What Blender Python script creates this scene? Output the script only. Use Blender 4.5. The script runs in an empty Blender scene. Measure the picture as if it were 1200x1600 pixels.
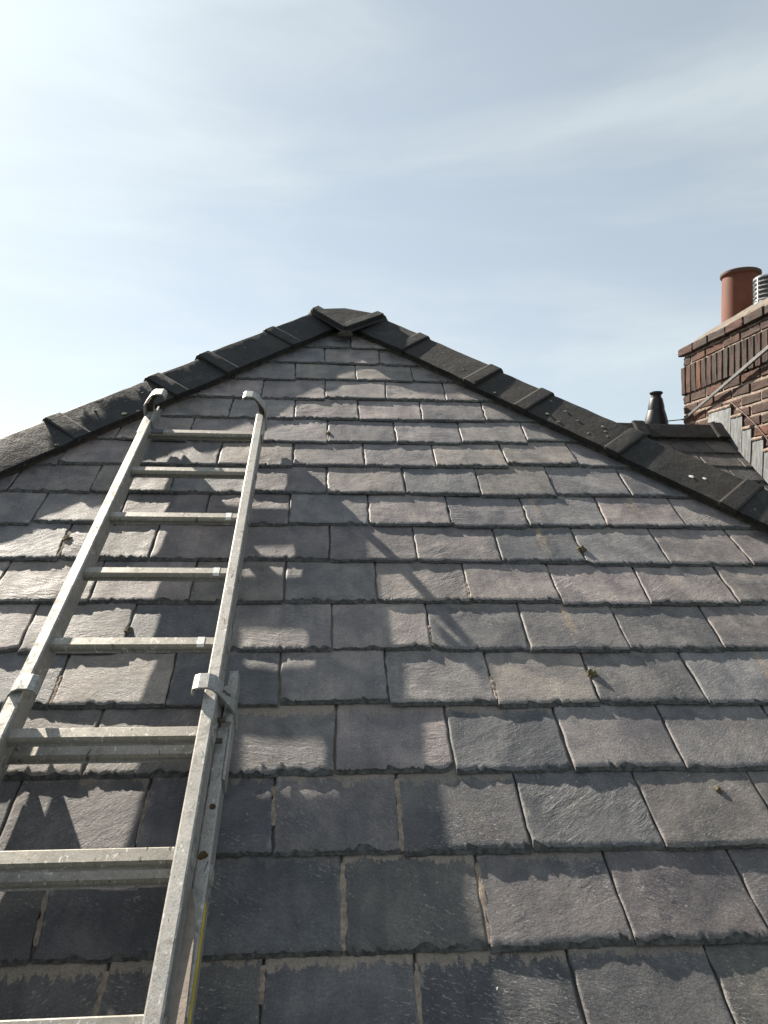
import bpy, bmesh, math, random
import numpy as np
from mathutils import Vector, Matrix, noise as mnoise

random.seed(7)
S = bpy.context.scene
COL = S.collection
CZ = 6.5                                   # eye height above the ground
PHI = math.radians(36.0)                   # pitch of the roof
CS, SN = math.cos(PHI), math.sin(PHI)
D = 1.3277                                 # eye to roof plane, square to the slates

# ------------------------------------------------------------------ camera
cam_d = bpy.data.cameras.new('camera')
cam = bpy.data.objects.new('camera', cam_d)
COL.objects.link(cam)
S.camera = cam
cam_d.sensor_width = 36.0
cam_d.lens = 36.0 * 1150.0 / 1600.0
cam_d.clip_start = 0.05
cam_d.clip_end = 6000.0
MR = np.array([[0.9965922858921485, 0.012598829253683518, 0.08151739201971867],
               [-0.08185414254305354, 0.02903873637891924, 0.9962211858507894],
               [0.010184058562282175, -0.9994988850873457, 0.029971047032894493]])
cm = Matrix.Identity(4)
for r in range(3):
    cm[r][0] = MR[r][0]; cm[r][1] = -MR[r][1]; cm[r][2] = -MR[r][2]
cm[2][3] = CZ
cam.matrix_world = cm

# ------------------------------------------------------------------ sun and sky
SUN_A, SUN_B = 4.0, 7.0                    # shadow length sideways / down the slope per unit of height
Ls = Vector((-SUN_A, SUN_B * CS - SN, SUN_B * SN + CS)).normalized()
sun_d = bpy.data.lights.new('sun', 'SUN')
sun = bpy.data.objects.new('sun', sun_d)
COL.objects.link(sun)
sun_d.energy = 4.3
sun_d.angle = math.radians(0.55)
sun_d.color = (1.0, 0.91, 0.78)
sun.location = (-6, 8, 16)
sun.rotation_euler = Ls.to_track_quat('Z', 'Y').to_euler()

world = bpy.data.worlds.new('World')
S.world = world
world.use_nodes = True
wt = world.node_tree
wn, wl = wt.nodes, wt.links
wn.clear()
w_out = wn.new('ShaderNodeOutputWorld')
w_bg = wn.new('ShaderNodeBackground')
w_bg.inputs['Strength'].default_value = 0.0515
w_sky = wn.new('ShaderNodeTexSky')
w_sky.sky_type = 'NISHITA'
w_sky.sun_disc = False
w_sky.sun_elevation = math.asin(Ls.z)
w_sky.sun_rotation = math.atan2(Ls.x, Ls.y)
w_sky.air_density = 1.0
w_sky.dust_density = 0.7
w_sky.ozone_density = 1.0
w_tc = wn.new('ShaderNodeTexCoord')


def wmath(op, a, b=None, clamp=False):
    n = wn.new('ShaderNodeMath'); n.operation = op; n.use_clamp = clamp
    for i, v in enumerate((a, b)):
        if v is None:
            continue
        if hasattr(v, 'links'):
            wl.new(v, n.inputs[i])
        else:
            n.inputs[i].default_value = v
    return n.outputs[0]


# thin high cloud: a pale veil over the whole sky with soft streaks
w_map = wn.new('ShaderNodeMapping')
w_map.inputs['Scale'].default_value = (1.0, 1.2, 4.6)
w_map.inputs['Rotation'].default_value = (0.15, 0.3, 0.0)
wl.new(w_tc.outputs['Generated'], w_map.inputs['Vector'])
w_n1 = wn.new('ShaderNodeTexNoise')
w_n1.inputs['Scale'].default_value = 1.7
w_n1.inputs['Detail'].default_value = 7.0
w_n1.inputs['Roughness'].default_value = 0.52
w_n1.inputs['Distortion'].default_value = 0.35
wl.new(w_map.outputs['Vector'], w_n1.inputs['Vector'])
w_rmp = wn.new('ShaderNodeMapRange')
w_rmp.inputs['From Min'].default_value = 0.36
w_rmp.inputs['From Max'].default_value = 0.68
w_rmp.inputs['To Min'].default_value = 0.74
w_rmp.inputs['To Max'].default_value = 1.0
w_rmp.interpolation_type = 'SMOOTHSTEP'
wl.new(w_n1.outputs['Fac'], w_rmp.inputs['Value'])
w_bw = wn.new('ShaderNodeRGBToBW')
wl.new(w_sky.outputs['Color'], w_bw.inputs['Color'])
w_cl = wn.new('ShaderNodeCombineColor')
w_lum = wmath('MULTIPLY', wmath('POWER', w_bw.outputs[0], 0.31), 1.74)
wl.new(wmath('MULTIPLY', w_lum, 1.60), w_cl.inputs[0])
wl.new(wmath('MULTIPLY', w_lum, 1.80), w_cl.inputs[1])
wl.new(wmath('MULTIPLY', w_lum, 1.91), w_cl.inputs[2])
w_mix = wn.new('ShaderNodeMix'); w_mix.data_type = 'RGBA'
wl.new(w_rmp.outputs['Result'], w_mix.inputs['Factor'])
wl.new(w_sky.outputs['Color'], w_mix.inputs['A'])
w_gn = wn.new('ShaderNodeMix'); w_gn.data_type = 'RGBA'; w_gn.blend_type = 'MULTIPLY'
w_gn.inputs['Factor'].default_value = 1.0
w_th = wn.new('ShaderNodeMapRange'); w_th.interpolation_type = 'SMOOTHSTEP'
w_th.inputs['From Min'].default_value = 0.36; w_th.inputs['From Max'].default_value = 0.70
w_th.inputs['To Min'].default_value = 0.93; w_th.inputs['To Max'].default_value = 1.13
wl.new(w_n1.outputs['Fac'], w_th.inputs['Value'])
w_tc2 = wn.new('ShaderNodeCombineColor')
for q_ in range(3): wl.new(w_th.outputs['Result'], w_tc2.inputs[q_])
wl.new(w_cl.outputs['Color'], w_gn.inputs['A'])
wl.new(w_tc2.outputs['Color'], w_gn.inputs['B'])
wl.new(w_gn.outputs['Result'], w_mix.inputs['B'])
wl.new(w_mix.outputs['Result'], w_bg.inputs['Color'])
wl.new(w_bg.outputs['Background'], w_out.inputs['Surface'])

S.view_settings.view_transform = 'Standard'
S.view_settings.look = 'None'
S.view_settings.gamma = 1.0
S.view_settings.use_curve_mapping = False
S.view_settings.exposure = 1.62


# ------------------------------------------------------------------ helpers
def RP(x, s, h=0.0):
    """point on the front roof slope: x along the courses, s up the slope, h off the slates"""
    return Vector((x, s * CS - (h - D) * SN, s * SN + (h - D) * CS + CZ))


def WP(x, s, h=0.0, d2=2.3):
    """the same on the parallel slope of the wing behind"""
    return Vector((x, s * CS - (h - d2) * SN, s * SN + (h - d2) * CS + CZ))


NF = Vector((0, -SN, CS))                  # front slope normal
UP_S = Vector((0, CS, SN))                 # up the slope


def link(o, parent=None, loc=None):
    COL.objects.link(o)
    if parent is not None:
        o.parent = parent
    if loc is not None:
        o.location = Vector(loc) - (parent_loc(parent) if parent is not None else Vector((0, 0, 0)))
    return o


def parent_loc(p):
    v = Vector((0, 0, 0))
    while p is not None:
        v = v + Vector(p.location)
        p = p.parent
    return v


def tag(o, label=None, cat=None, group=None, kind=None):
    if label: o['label'] = label
    if cat: o['category'] = cat
    if group: o['group'] = group
    if kind: o['kind'] = kind
    return o


def thing(name, loc, label, cat, group=None):
    o = bpy.data.objects.new(name, None)
    o.empty_display_size = 0.2
    link(o, None, loc)
    return tag(o, label, cat, group)


def mesh(name, verts, faces, mat, parent=None, smooth=False, origin=None, bevel=0.0, sharp=38):
    """verts in world space; the object's origin is put at their middle (or at origin)"""
    vs = [Vector(v) for v in verts]
    if origin is None:
        lo = Vector((min(v.x for v in vs), min(v.y for v in vs), min(v.z for v in vs)))
        hi = Vector((max(v.x for v in vs), max(v.y for v in vs), max(v.z for v in vs)))
        origin = (lo + hi) / 2
    origin = Vector(origin)
    me = bpy.data.meshes.new(name)
    me.from_pydata([v - origin for v in vs], [], faces)
    me.update()
    bm = bmesh.new(); bm.from_mesh(me)
    bmesh.ops.remove_doubles(bm, verts=bm.verts, dist=1e-6)
    bmesh.ops.recalc_face_normals(bm, faces=bm.faces)
    if bevel > 0:
        bmesh.ops.bevel(bm, geom=[e for e in bm.edges if e.is_manifold and e.calc_face_angle(0) > 0.5],
                        offset=bevel, segments=2, profile=0.7, affect='EDGES', clamp_overlap=True)
    bm.to_mesh(me); bm.free()
    if smooth:
        for p in me.polygons: p.use_smooth = True
        try:
            me.set_sharp_from_angle(angle=math.radians(sharp))
        except Exception:
            pass
    me.materials.append(mat)
    o = bpy.data.objects.new(name, me)
    link(o, parent, origin)
    return o


class MB:
    """collects solids into one vertex/face list"""
    def __init__(self): self.v = []; self.f = []

    def box(self, c, ax, ay, az):
        """centre and three half-extent vectors"""
        c, ax, ay, az = map(Vector, (c, ax, ay, az))
        b = len(self.v)
        for k in (-1, 1):
            for j in (-1, 1):
                for i in (-1, 1):
                    self.v.append(c + ax * i + ay * j + az * k)
        for q in ((0, 2, 3, 1), (4, 5, 7, 6), (0, 1, 5, 4), (2, 6, 7, 3), (0, 4, 6, 2), (1, 3, 7, 5)):
            self.f.append([b + i for i in q])

    def prism(self, ring0, ring1):
        """two matching closed rings joined and capped"""
        b = len(self.v); n = len(ring0)
        self.v += [Vector(p) for p in ring0] + [Vector(p) for p in ring1]
        for i in range(n):
            j = (i + 1) % n
            self.f.append([b + i, b + j, b + n + j, b + n + i])
        self.f.append([b + i for i in range(n)][::-1])
        self.f.append([b + n + i for i in range(n)])

    def loft(self, rings, caps=True):
        b = len(self.v); n = len(rings[0])
        for r_ in rings: self.v += [Vector(p) for p in r_]
        for k in range(len(rings) - 1):
            for i in range(n):
                j = (i + 1) % n
                self.f.append([b + k * n + i, b + k * n + j, b + (k + 1) * n + j, b + (k + 1) * n + i])
        if caps:
            self.f.append([b + i for i in range(n)][::-1])
            self.f.append([b + (len(rings) - 1) * n + i for i in range(n)])

    def tube(self, pts, radii, n=10):
        pts = [Vector(p) for p in pts]
        rings = []
        for i, p in enumerate(pts):
            t = (pts[min(i + 1, len(pts) - 1)] - pts[max(i - 1, 0)]).normalized()
            a = t.cross(Vector((0, 0, 1)))
            if a.length < 1e-3: a = Vector((1, 0, 0))
            a.normalize(); b_ = t.cross(a)
            r_ = radii[i] if hasattr(radii, '__len__') else radii
            rings.append([p + (a * math.cos(6.28318 * k / n) + b_ * math.sin(6.28318 * k / n)) * r_ for k in range(n)])
        self.loft(rings)

    def lathe(self, c, prof, n=40):
        """prof: list of (radius, z); open profile, ends capped"""
        c = Vector(c)
        self.loft([[c + Vector((r_ * math.cos(2 * math.pi * k / n), r_ * math.sin(2 * math.pi * k / n), z)) for k in range(n)]
                   for r_, z in prof])

    def strip(self, path, thick, width_vec, normal_of):
        """a bent plate: path of points, thickness grown along normals, swept by width_vec"""
        pts = [Vector(p) for p in path]
        out = []
        for i, p in enumerate(pts):
            t = (pts[min(i + 1, len(pts) - 1)] - pts[max(i - 1, 0)]).normalized()
            nrm = Vector(width_vec).cross(t).normalized()
            out.append(p + nrm * thick)
        ring0 = pts + out[::-1]
        n = len(pts)
        b = len(self.v)
        w = Vector(width_vec) / 2
        for sgn in (-1, 1):
            self.v += [p + w * sgn for p in pts]
            self.v += [p + w * sgn for p in out]
        for i in range(n - 1):
            a0, a1, o0, o1 = b + i, b + i + 1, b + n + i, b + n + i + 1
            c0, c1, q0, q1 = a0 + 2 * n, a1 + 2 * n, o0 + 2 * n, o1 + 2 * n
            self.f += [[a0, a1, c1, c0], [o0, q0, q1, o1], [a0, o0, o1, a1], [c0, c1, q1, q0]]
        for i in (0, n - 1):
            self.f.append([b + i, b + n + i, b + 3 * n + i, b + 2 * n + i])

    def make(self, name, mat, parent=None, smooth=False, origin=None, bevel=0.0, sharp=38):
        return mesh(name, self.v, self.f, mat, parent, smooth, origin, bevel, sharp)


# ------------------------------------------------------------------ materials
class NT:
    def __init__(self, name):
        self.m = bpy.data.materials.new(name)
        self.m.use_nodes = True
        self.t = self.m.node_tree
        self.n, self.l = self.t.nodes, self.t.links
        self.b = self.n['Principled BSDF']
        self.co = self.n.new('ShaderNodeTexCoord')
        self.oi = self.n.new('ShaderNodeObjectInfo')

    def set(self, sock, v):
        if hasattr(v, 'links'):
            self.l.new(v, sock)
        elif v is not None:
            sock.default_value = v

    def math(self, op, a, b=None, c=None, clamp=False):
        n = self.n.new('ShaderNodeMath'); n.operation = op; n.use_clamp = clamp
        for i, v in enumerate((a, b, c)):
            if v is not None: self.set(n.inputs[i], v)
        return n.outputs[0]

    def vmath(self, op, a, b=None, scale=None):
        n = self.n.new('ShaderNodeVectorMath'); n.operation = op
        self.set(n.inputs[0], a)
        if b is not None: self.set(n.inputs[1], b)
        if scale is not None: self.set(n.inputs['Scale'], scale)
        return n.outputs[0]

    def shifted(self, amount=37.0):
        """object coordinates moved by a random offset per object, so no two pieces repeat"""
        c = self.n.new('ShaderNodeCombineXYZ')
        for i, k in enumerate((1.0, 1.7, 0.6)):
            self.set(c.inputs[i], self.math('MULTIPLY', self.oi.outputs['Random'], amount * k))
        return self.vmath('ADD', self.co.outputs['Object'], c.outputs[0])

    def mapping(self, vec, scale=(1, 1, 1), rot=(0, 0, 0)):
        n = self.n.new('ShaderNodeMapping')
        self.set(n.inputs['Vector'], vec)
        n.inputs['Scale'].default_value = scale
        if hasattr(rot, 'links'):
            self.l.new(rot, n.inputs['Rotation'])
        else:
            n.inputs['Rotation'].default_value = rot
        return n.outputs[0]

    def noise(self, vec, scale, detail=4.0, rough=0.55, dist=0.0, out='Fac'):
        n = self.n.new('ShaderNodeTexNoise')
        self.set(n.inputs['Vector'], vec)
        n.inputs['Scale'].default_value = scale
        n.inputs['Detail'].default_value = detail
        n.inputs['Roughness'].default_value = rough
        n.inputs['Distortion'].default_value = dist
        return n.outputs[out]

    def voro(self, vec, scale, feature='F1'):
        n = self.n.new('ShaderNodeTexVoronoi')
        n.feature = feature
        self.set(n.inputs['Vector'], vec)
        n.inputs['Scale'].default_value = scale
        return n.outputs['Distance']

    def rng(self, v, a, b, c=0.0, d=1.0, smooth=True):
        n = self.n.new('ShaderNodeMapRange')
        n.interpolation_type = 'SMOOTHSTEP' if smooth else 'LINEAR'
        self.set(n.inputs['Value'], v)
        for k, q in zip(('From Min', 'From Max', 'To Min', 'To Max'), (a, b, c, d)):
            self.set(n.inputs[k], q)
        return n.outputs['Result']

    def mix(self, f, a, b, mode='MIX'):
        n = self.n.new('ShaderNodeMix'); n.data_type = 'RGBA'; n.blend_type = mode
        self.set(n.inputs['Factor'], f)
        for k, v in (('A', a), ('B', b)):
            if isinstance(v, tuple) and len(v) == 3: v = v + (1,)
            self.set(n.inputs[k], v)
        return n.outputs['Result']

    def ramp(self, f, stops):
        n = self.n.new('ShaderNodeValToRGB')
        e = n.color_ramp.elements
        while len(e) > 1: e.remove(e[-1])
        e[0].position = stops[0][0]; e[0].color = tuple(stops[0][1]) + (1,)
        for p, c in stops[1:]:
            q = e.new(p); q.color = tuple(c) + (1,)
        self.set(n.inputs['Fac'], f)
        return n.outputs['Color']

    def rnd(self, k):
        """further random numbers per object"""
        return self.math('FRACT', self.math('MULTIPLY', self.oi.outputs['Random'], k))

    def bump(self, h, strength, dist=0.01, prev=None):
        n = self.n.new('ShaderNodeBump')
        n.inputs['Strength'].default_value = strength
        n.inputs['Distance'].default_value = dist
        self.set(n.inputs['Height'], h)
        if prev is not None: self.l.new(prev, n.inputs['Normal'])
        return n.outputs['Normal']

    def done(self, col, rough=0.7, metal=0.0, normal=None, spec=0.5):
        self.set(self.b.inputs['Base Color'], col if not (isinstance(col, tuple) and len(col) == 3) else col + (1,))
        self.set(self.b.inputs['Roughness'], rough)
        self.set(self.b.inputs['Metallic'], metal)
        self.set(self.b.inputs['Specular IOR Level'], spec)
        if normal is not None: self.l.new(normal, self.b.inputs['Normal'])
        return self.m


def mat_slate(name, dark=1.0, rough=0.62):
    k = NT(name)
    v = k.shifted()
    rotc = k.n.new('ShaderNodeCombineXYZ')
    k.set(rotc.inputs[2], k.math('MULTIPLY_ADD', k.rnd(13.7), 1.5, -0.75))
    vr = k.mapping(v, (1, 1, 1), rotc.outputs[0])
    vs = k.mapping(vr, (1.0, 4.0, 1.0))
    # body colour: bluish, brownish, purplish and paler slates
    base = k.ramp(k.rnd(5.3), [(0.0, (0.168, 0.170, 0.180)), (0.25, (0.228, 0.212, 0.206)), (0.5, (0.246, 0.216, 0.216)),
                               (0.75, (0.285, 0.260, 0.232)), (1.0, (0.205, 0.192, 0.202))])
    big = k.noise(v, 9.0, 5.0, 0.6, 0.4)
    col = k.mix(k.rng(big, 0.3, 0.72), k.mix(1.0, base, (0.62, 0.63, 0.66), 'MULTIPLY'),
                k.mix(1.0, base, (1.28, 1.25, 1.20), 'MULTIPLY'))
    grain = k.noise(vs, 55.0, 6.0, 0.7)
    col = k.mix(k.rng(grain, 0.35, 0.7, 0.0, 0.65), col, k.mix(1.0, col, (0.72, 0.73, 0.75), 'MULTIPLY'))
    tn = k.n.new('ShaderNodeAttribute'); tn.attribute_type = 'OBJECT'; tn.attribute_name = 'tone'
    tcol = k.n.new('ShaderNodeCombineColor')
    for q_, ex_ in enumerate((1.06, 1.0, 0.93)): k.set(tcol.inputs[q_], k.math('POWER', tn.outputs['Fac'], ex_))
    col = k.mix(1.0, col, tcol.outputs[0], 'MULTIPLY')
    # faint water runs down the slope
    wr_ = k.noise(k.mapping(v, (1.0, 0.10, 1.0)), 30.0, 4.0, 0.6)
    col = k.mix(k.rng(wr_, 0.40, 0.66, 0.0, 0.55), col, k.mix(1.0, col, (0.70, 0.71, 0.73), 'MULTIPLY'))
    # pale scuffs and scratches
    sx = k.n.new('ShaderNodeSeparateXYZ'); k.l.new(k.co.outputs['Object'], sx.inputs[0])
    scr = k.noise(k.mapping(vr, (1.0, 3.0, 1.0)), 95.0, 3.0, 0.6)
    patch = k.rng(k.noise(v, 7.0, 2.0), 0.44, 0.60)
    col = k.mix(k.math('MULTIPLY', k.rng(scr, 0.595, 0.66, 0.0, 0.7), patch), col, (0.31, 0.30, 0.28))
    # silt washed down from under the course above (top of the exposed face) in ragged runs
    run = k.noise(k.mapping(v, (1.0, 0.28, 1.0)), 42.0, 5.0, 0.7)
    lim = k.math('MULTIPLY_ADD', k.noise(v, 11.0, 2.0), 0.11, 0.085)
    near_top = k.rng(sx.outputs[1], lim, 0.19)
    amount = k.rng(k.rnd(23.1), 0.45, 1.0, 0.0, 1.0, False)
    silt = k.math('MULTIPLY', k.rng(k.math('MULTIPLY_ADD', near_top, 0.33, run), 0.70, 0.78), k.math('MULTIPLY', amount, 0.4))
    col = k.mix(silt, col, (0.27, 0.225, 0.18))
    # dusty tan blush
    bl = k.rng(k.noise(v, 5.0, 3.0, 0.6), 0.56, 0.76, 0.0, 0.35)
    col = k.mix(k.math('MULTIPLY', bl, k.rnd(31.3)), col, (0.24, 0.20, 0.17))
    # pale lichen dots
    ld = k.voro(k.vmath('ADD', v, k.vmath('SCALE', k.noise(v, 60.0, 2.0, out='Color'), None, 0.01)), 58.0)
    dots = k.math('MULTIPLY', k.rng(ld, 0.10, 0.16, 1.0, 0.0), k.rng(k.noise(v, 16.0, 2.0), 0.56, 0.64, 0.0, 0.6))
    col = k.mix(dots, col, (0.34, 0.33, 0.30))
    # rust-tan run under a joint: only on slates that carry a streak position
    at = k.n.new('ShaderNodeAttribute'); at.attribute_type = 'OBJECT'; at.attribute_name = 'streak'
    dx = k.math('ABSOLUTE', k.math('SUBTRACT', k.math('SUBTRACT', sx.outputs[0], at.outputs['Fac']),
                                  k.math('MULTIPLY', k.math('SUBTRACT', k.noise(v, 18.0), 0.5), 0.03)))
    st = k.math('MULTIPLY', k.rng(dx, 0.006, 0.017, 1.0, 0.0), k.rng(sx.outputs[1], 0.02, 0.13))
    st = k.math('MULTIPLY', st, k.rng(k.noise(v, 90.0, 3.0), 0.35, 0.6, 0.15, 0.85))
    col = k.mix(k.math('MULTIPLY', st, 0.65), col, (0.36, 0.27, 0.185))
    # a broad film of tan silt: only on slates that carry it
    at2 = k.n.new('ShaderNodeAttribute'); at2.attribute_type = 'OBJECT'; at2.attribute_name = 'silt'
    film = k.math('MULTIPLY', at2.outputs['Fac'], k.rng(k.math('MULTIPLY_ADD', near_top, 0.40, k.noise(k.mapping(v, (1.0, 0.35, 1.0)), 75.0, 5.0, 0.75)), 0.72, 0.77))
    col = k.mix(film, col, (0.27, 0.225, 0.18))
    fine = k.noise(v, 240.0, 4.0, 0.8)
    col = k.mix(k.rng(fine, 0.36, 0.64, 0.0, 0.75), k.mix(1.0, col, (0.76, 0.76, 0.77), 'MULTIPLY'), k.mix(1.0, col, (1.24, 1.23, 1.21), 'MULTIPLY'))
    # pale bruised arrises at the sides and pale flake scars
    ed = k.math('ABSOLUTE', sx.outputs[0])
    arr = k.math('MULTIPLY', k.rng(k.math('MULTIPLY_ADD', k.math('SUBTRACT', k.noise(v, 45.0, 4.0, 0.7), 0.5), 0.05, ed), 0.118, 0.128), k.rng(k.noise(v, 24.0, 3.0), 0.48, 0.62, 0.0, 0.6))
    col = k.mix(arr, col, (0.25, 0.23, 0.21))
    if dark != 1.0:
        col = k.mix(1.0, col, (dark, dark * 0.98, dark * 0.95), 'MULTIPLY')
    # relief: riven ripples, grain and pitting
    vstr = k.mapping(vr, (1.0, 3.4, 1.0))
    rip = k.math('MULTIPLY', k.noise(vstr, 19.0, 4.0, 0.65, 0.7), k.math('MULTIPLY', k.rng(k.noise(v, 7.0, 2.0), 0.42, 0.68, 0.10, 1.0), k.rnd(41.7)))
    ter = k.noise(k.mapping(vr, (1.0, 2.2, 1.0)), 8.5, 5.0, 0.6, 0.7)
    ter = k.math('SNAP', ter, 0.085)
    ter = k.math('MULTIPLY', ter, k.rng(k.rnd(17.3), 0.15, 0.7, 0.1, 1.0))
    n0 = k.bump(ter, 1.0, 0.014)
    n1 = k.bump(rip, 0.9, 0.0075, n0)
    n2 = k.bump(k.noise(k.mapping(vr, (1.0, 1.35, 1.0)), 42.0, 7.0, 0.74, 0.1), 0.8, 0.0028, n1)
    n3 = k.bump(k.noise(v, 230.0, 5.0, 0.78), 0.9, 0.0011, n2)
    rg = k.math('ADD', k.rng(big, 0.3, 0.7, rough - 0.06, rough + 0.10), k.math('MULTIPLY', silt, 0.2))
    return k.done(col, rg, 0.0, n3, 0.42)


def mat_tile(name, c0=(0.010, 0.010, 0.011), c1=(0.021, 0.0205, 0.0205)):
    k = NT(name)
    v = k.shifted()
    big = k.noise(v, 6.0, 5.0, 0.62, 0.3)
    col = k.mix(k.rng(big, 0.3, 0.7), c0, c1)
    col = k.mix(k.rng(k.noise(v, 70.0, 5.0, 0.7), 0.5, 0.75, 0.0, 0.6), col, (0.060, 0.058, 0.054))
    ld = k.voro(k.vmath('ADD', v, k.vmath('SCALE', k.noise(v, 40.0, 2.0, out='Color'), None, 0.03)), 26.0)
    dots = k.math('MULTIPLY', k.rng(ld, 0.12, 0.2, 1.0, 0.0), k.rng(k.noise(v, 5.0, 2.0), 0.56, 0.64, 0.0, 0.6))
    col = k.mix(dots, col, (0.20, 0.20, 0.18))
    col = k.mix(k.rng(k.noise(v, 3.2, 3.0), 0.5, 0.7, 0.0, 0.4), col, (0.044, 0.036, 0.029))
    col = k.mix(k.rng(k.noise(v, 11.0, 6.0, 0.72, 0.5), 0.52, 0.72, 0.0, 0.75), col, (0.056, 0.055, 0.052))
    col = k.mix(k.rng(k.noise(v, 260.0, 3.0, 0.8), 0.55, 0.7, 0.0, 0.5), col, (0.10, 0.098, 0.09))
    nrm = k.bump(k.noise(v, 150.0, 5.0, 0.7), 0.8, 0.0016)
    nrm = k.bump(k.noise(v, 18.0, 4.0, 0.6), 0.6, 0.005, nrm)
    return k.done(col, k.rng(big, 0.3, 0.7, 0.62, 0.8), 0.0, nrm, 0.35)


def mat_alu(name, base=(0.43, 0.412, 0.385), ribs=None):
    k = NT(name)
    v = k.shifted(11.0)
    col = k.mix(k.rng(k.noise(v, 5.0, 5.0, 0.65), 0.3, 0.7), tuple(c * 0.80 for c in base), base)
    sp = k.noise(v, 210.0, 4.0, 0.75)
    col = k.mix(k.rng(sp, 0.52, 0.64, 0.0, 0.6), col, (0.17, 0.16, 0.14))
    smear = k.noise(v, 30.0, 6.0, 0.72, 0.8)
    col = k.mix(k.rng(smear, 0.50, 0.64, 0.0, 0.7), col, (0.215, 0.205, 0.185))
    scuff = k.noise(k.mapping(v, (1.0, 0.35, 0.35)), 62.0, 3.0, 0.55, 1.2)
    col = k.mix(k.rng(scuff, 0.66, 0.70, 0.0, 0.85), col, (0.06, 0.05, 0.042))
    col = k.mix(k.rng(k.noise(k.mapping(v, (6.0, 1.0, 6.0)), 22.0, 3.0), 0.60, 0.70, 0.0, 0.6), col, (0.66, 0.65, 0.62))
    h = k.noise(v, 320.0, 3.0, 0.7)
    nrm = k.bump(h, 0.5, 0.0006)
    nrm = k.bump(k.noise(v, 20.0, 3.0), 0.25, 0.002, nrm)
    return k.done(col, k.rng(smear, 0.3, 0.7, 0.44, 0.70), 0.55, nrm, 0.4)


def mat_plain(name, c0, c1, scale=20.0, rough=0.85, bump=0.004, metal=0.0, spec=0.4):
    k = NT(name)
    v = k.shifted(9.0)
    a = k.noise(v, scale, 6.0, 0.65)
    col = k.mix(k.rng(a, 0.32, 0.68), c0, c1)
    return k.done(col, rough, metal, k.bump(k.noise(v, scale * 4, 5.0, 0.7), 0.7, bump), spec)


def mat_brick():
    k = NT('weathered_brick')
    v = k.shifted(19.0)
    base = k.ramp(k.rnd(7.9), [(0.0, (0.105, 0.050, 0.038)), (0.25, (0.150, 0.060, 0.043)), (0.5, (0.120, 0.062, 0.048)),
                               (0.7, (0.180, 0.072, 0.046)), (0.88, (0.088, 0.054, 0.046)), (1.0, (0.25, 0.090, 0.050))])
    at = k.n.new('ShaderNodeAttribute'); at.attribute_type = 'OBJECT'; at.attribute_name = 'soot'
    a = k.noise(v, 26.0, 6.0, 0.7)
    col = k.mix(k.rng(a, 0.3, 0.7), k.mix(1.0, base, (0.62, 0.62, 0.64), 'MULTIPLY'), k.mix(1.0, base, (1.25, 1.2, 1.15), 'MULTIPLY'))
    col = k.mix(1.0, col, (0.52, 0.60, 0.62), 'MULTIPLY')
    soot = k.math('MULTIPLY', k.rng(k.noise(v, 12.0, 6.0, 0.7), 0.30, 0.58), at.outputs['Fac'])
    col = k.mix(soot, col, (0.038, 0.034, 0.031))
    col = k.mix(k.rng(k.noise(v, 120.0, 4.0, 0.7), 0.6, 0.74, 0.0, 0.5), col, (0.26, 0.19, 0.15))
    nrm = k.bump(k.noise(v, 130.0, 5.0, 0.75), 0.9, 0.002)
    nrm = k.bump(k.noise(v, 24.0, 4.0, 0.6), 0.6, 0.006, nrm)
    return k.done(col, 0.88, 0.0, nrm, 0.25)


def mat_lead():
    k = NT('lead')
    v = k.shifted(9.0)
    stv = k.noise(k.mapping(v, (9.0, 9.0, 0.7)), 9.0, 5.0, 0.65)
    col = k.mix(k.rng(stv, 0.35, 0.65), (0.06, 0.066, 0.072), (0.16, 0.168, 0.175))
    col = k.mix(k.rng(k.noise(v, 24.0, 4.0), 0.55, 0.7, 0.0, 0.5), col, (0.26, 0.265, 0.26))
    return k.done(col, 0.55, 0.15, k.bump(stv, 0.4, 0.004), 0.5)


def mat_pot():
    k = NT('terracotta')
    v = k.co.outputs['Object']
    a = k.noise(v, 5.0, 6.0, 0.65)
    col = k.mix(k.rng(a, 0.3, 0.7), (0.115, 0.034, 0.019), (0.16, 0.052, 0.029))
    sx = k.n.new('ShaderNodeSeparateXYZ'); k.l.new(v, sx.inputs[0])
    top = k.rng(k.math('MULTIPLY_ADD', k.noise(v, 22.0, 4.0), 0.03, sx.outputs[2]), 0.165, 0.19)
    col = k.mix(k.math('MULTIPLY', top, 0.85), col, (0.060, 0.050, 0.042))
    col = k.mix(k.rng(k.noise(k.mapping(v, (6, 6, 0.6)), 8.0, 4.0), 0.55, 0.72, 0.0, 0.35), col, (0.16, 0.065, 0.045))
    return k.done(col, 0.72, 0.0, k.bump(k.noise(v, 110.0, 4.0, 0.7), 0.3, 0.001), 0.35)


M = {}
M['slate'] = mat_slate('riven_slate')
M['slate_wing'] = mat_slate('riven_slate_mossy', 0.55)
M['slate_edge'] = mat_plain('shaded_broken_slate_edge', (0.040, 0.040, 0.041), (0.115, 0.110, 0.106), 70.0, 0.9, 0.004)  # shade of the tail faces put into a darker edge colour
M['tile'] = mat_tile('dark_ridge_tile')
M['tile_brown'] = mat_tile('brown_black_ridge_tile', (0.010, 0.0095, 0.0095), (0.022, 0.020, 0.0185))
M['alu'] = mat_alu('weathered_aluminium')
M['alu_cast'] = mat_alu('cast_aluminium', (0.38, 0.38, 0.37))
M['alu_rung'] = mat_alu('ribbed_aluminium', (0.33, 0.308, 0.275))
M['steel'] = mat_plain('bright_steel', (0.45, 0.45, 0.46), (0.7, 0.7, 0.7), 40.0, 0.35, 0.001, 0.8)
M['dark_steel'] = mat_plain('dull_steel', (0.05, 0.045, 0.04), (0.12, 0.10, 0.085), 60.0, 0.6, 0.001, 0.4)
M['brick'] = mat_brick()
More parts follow.
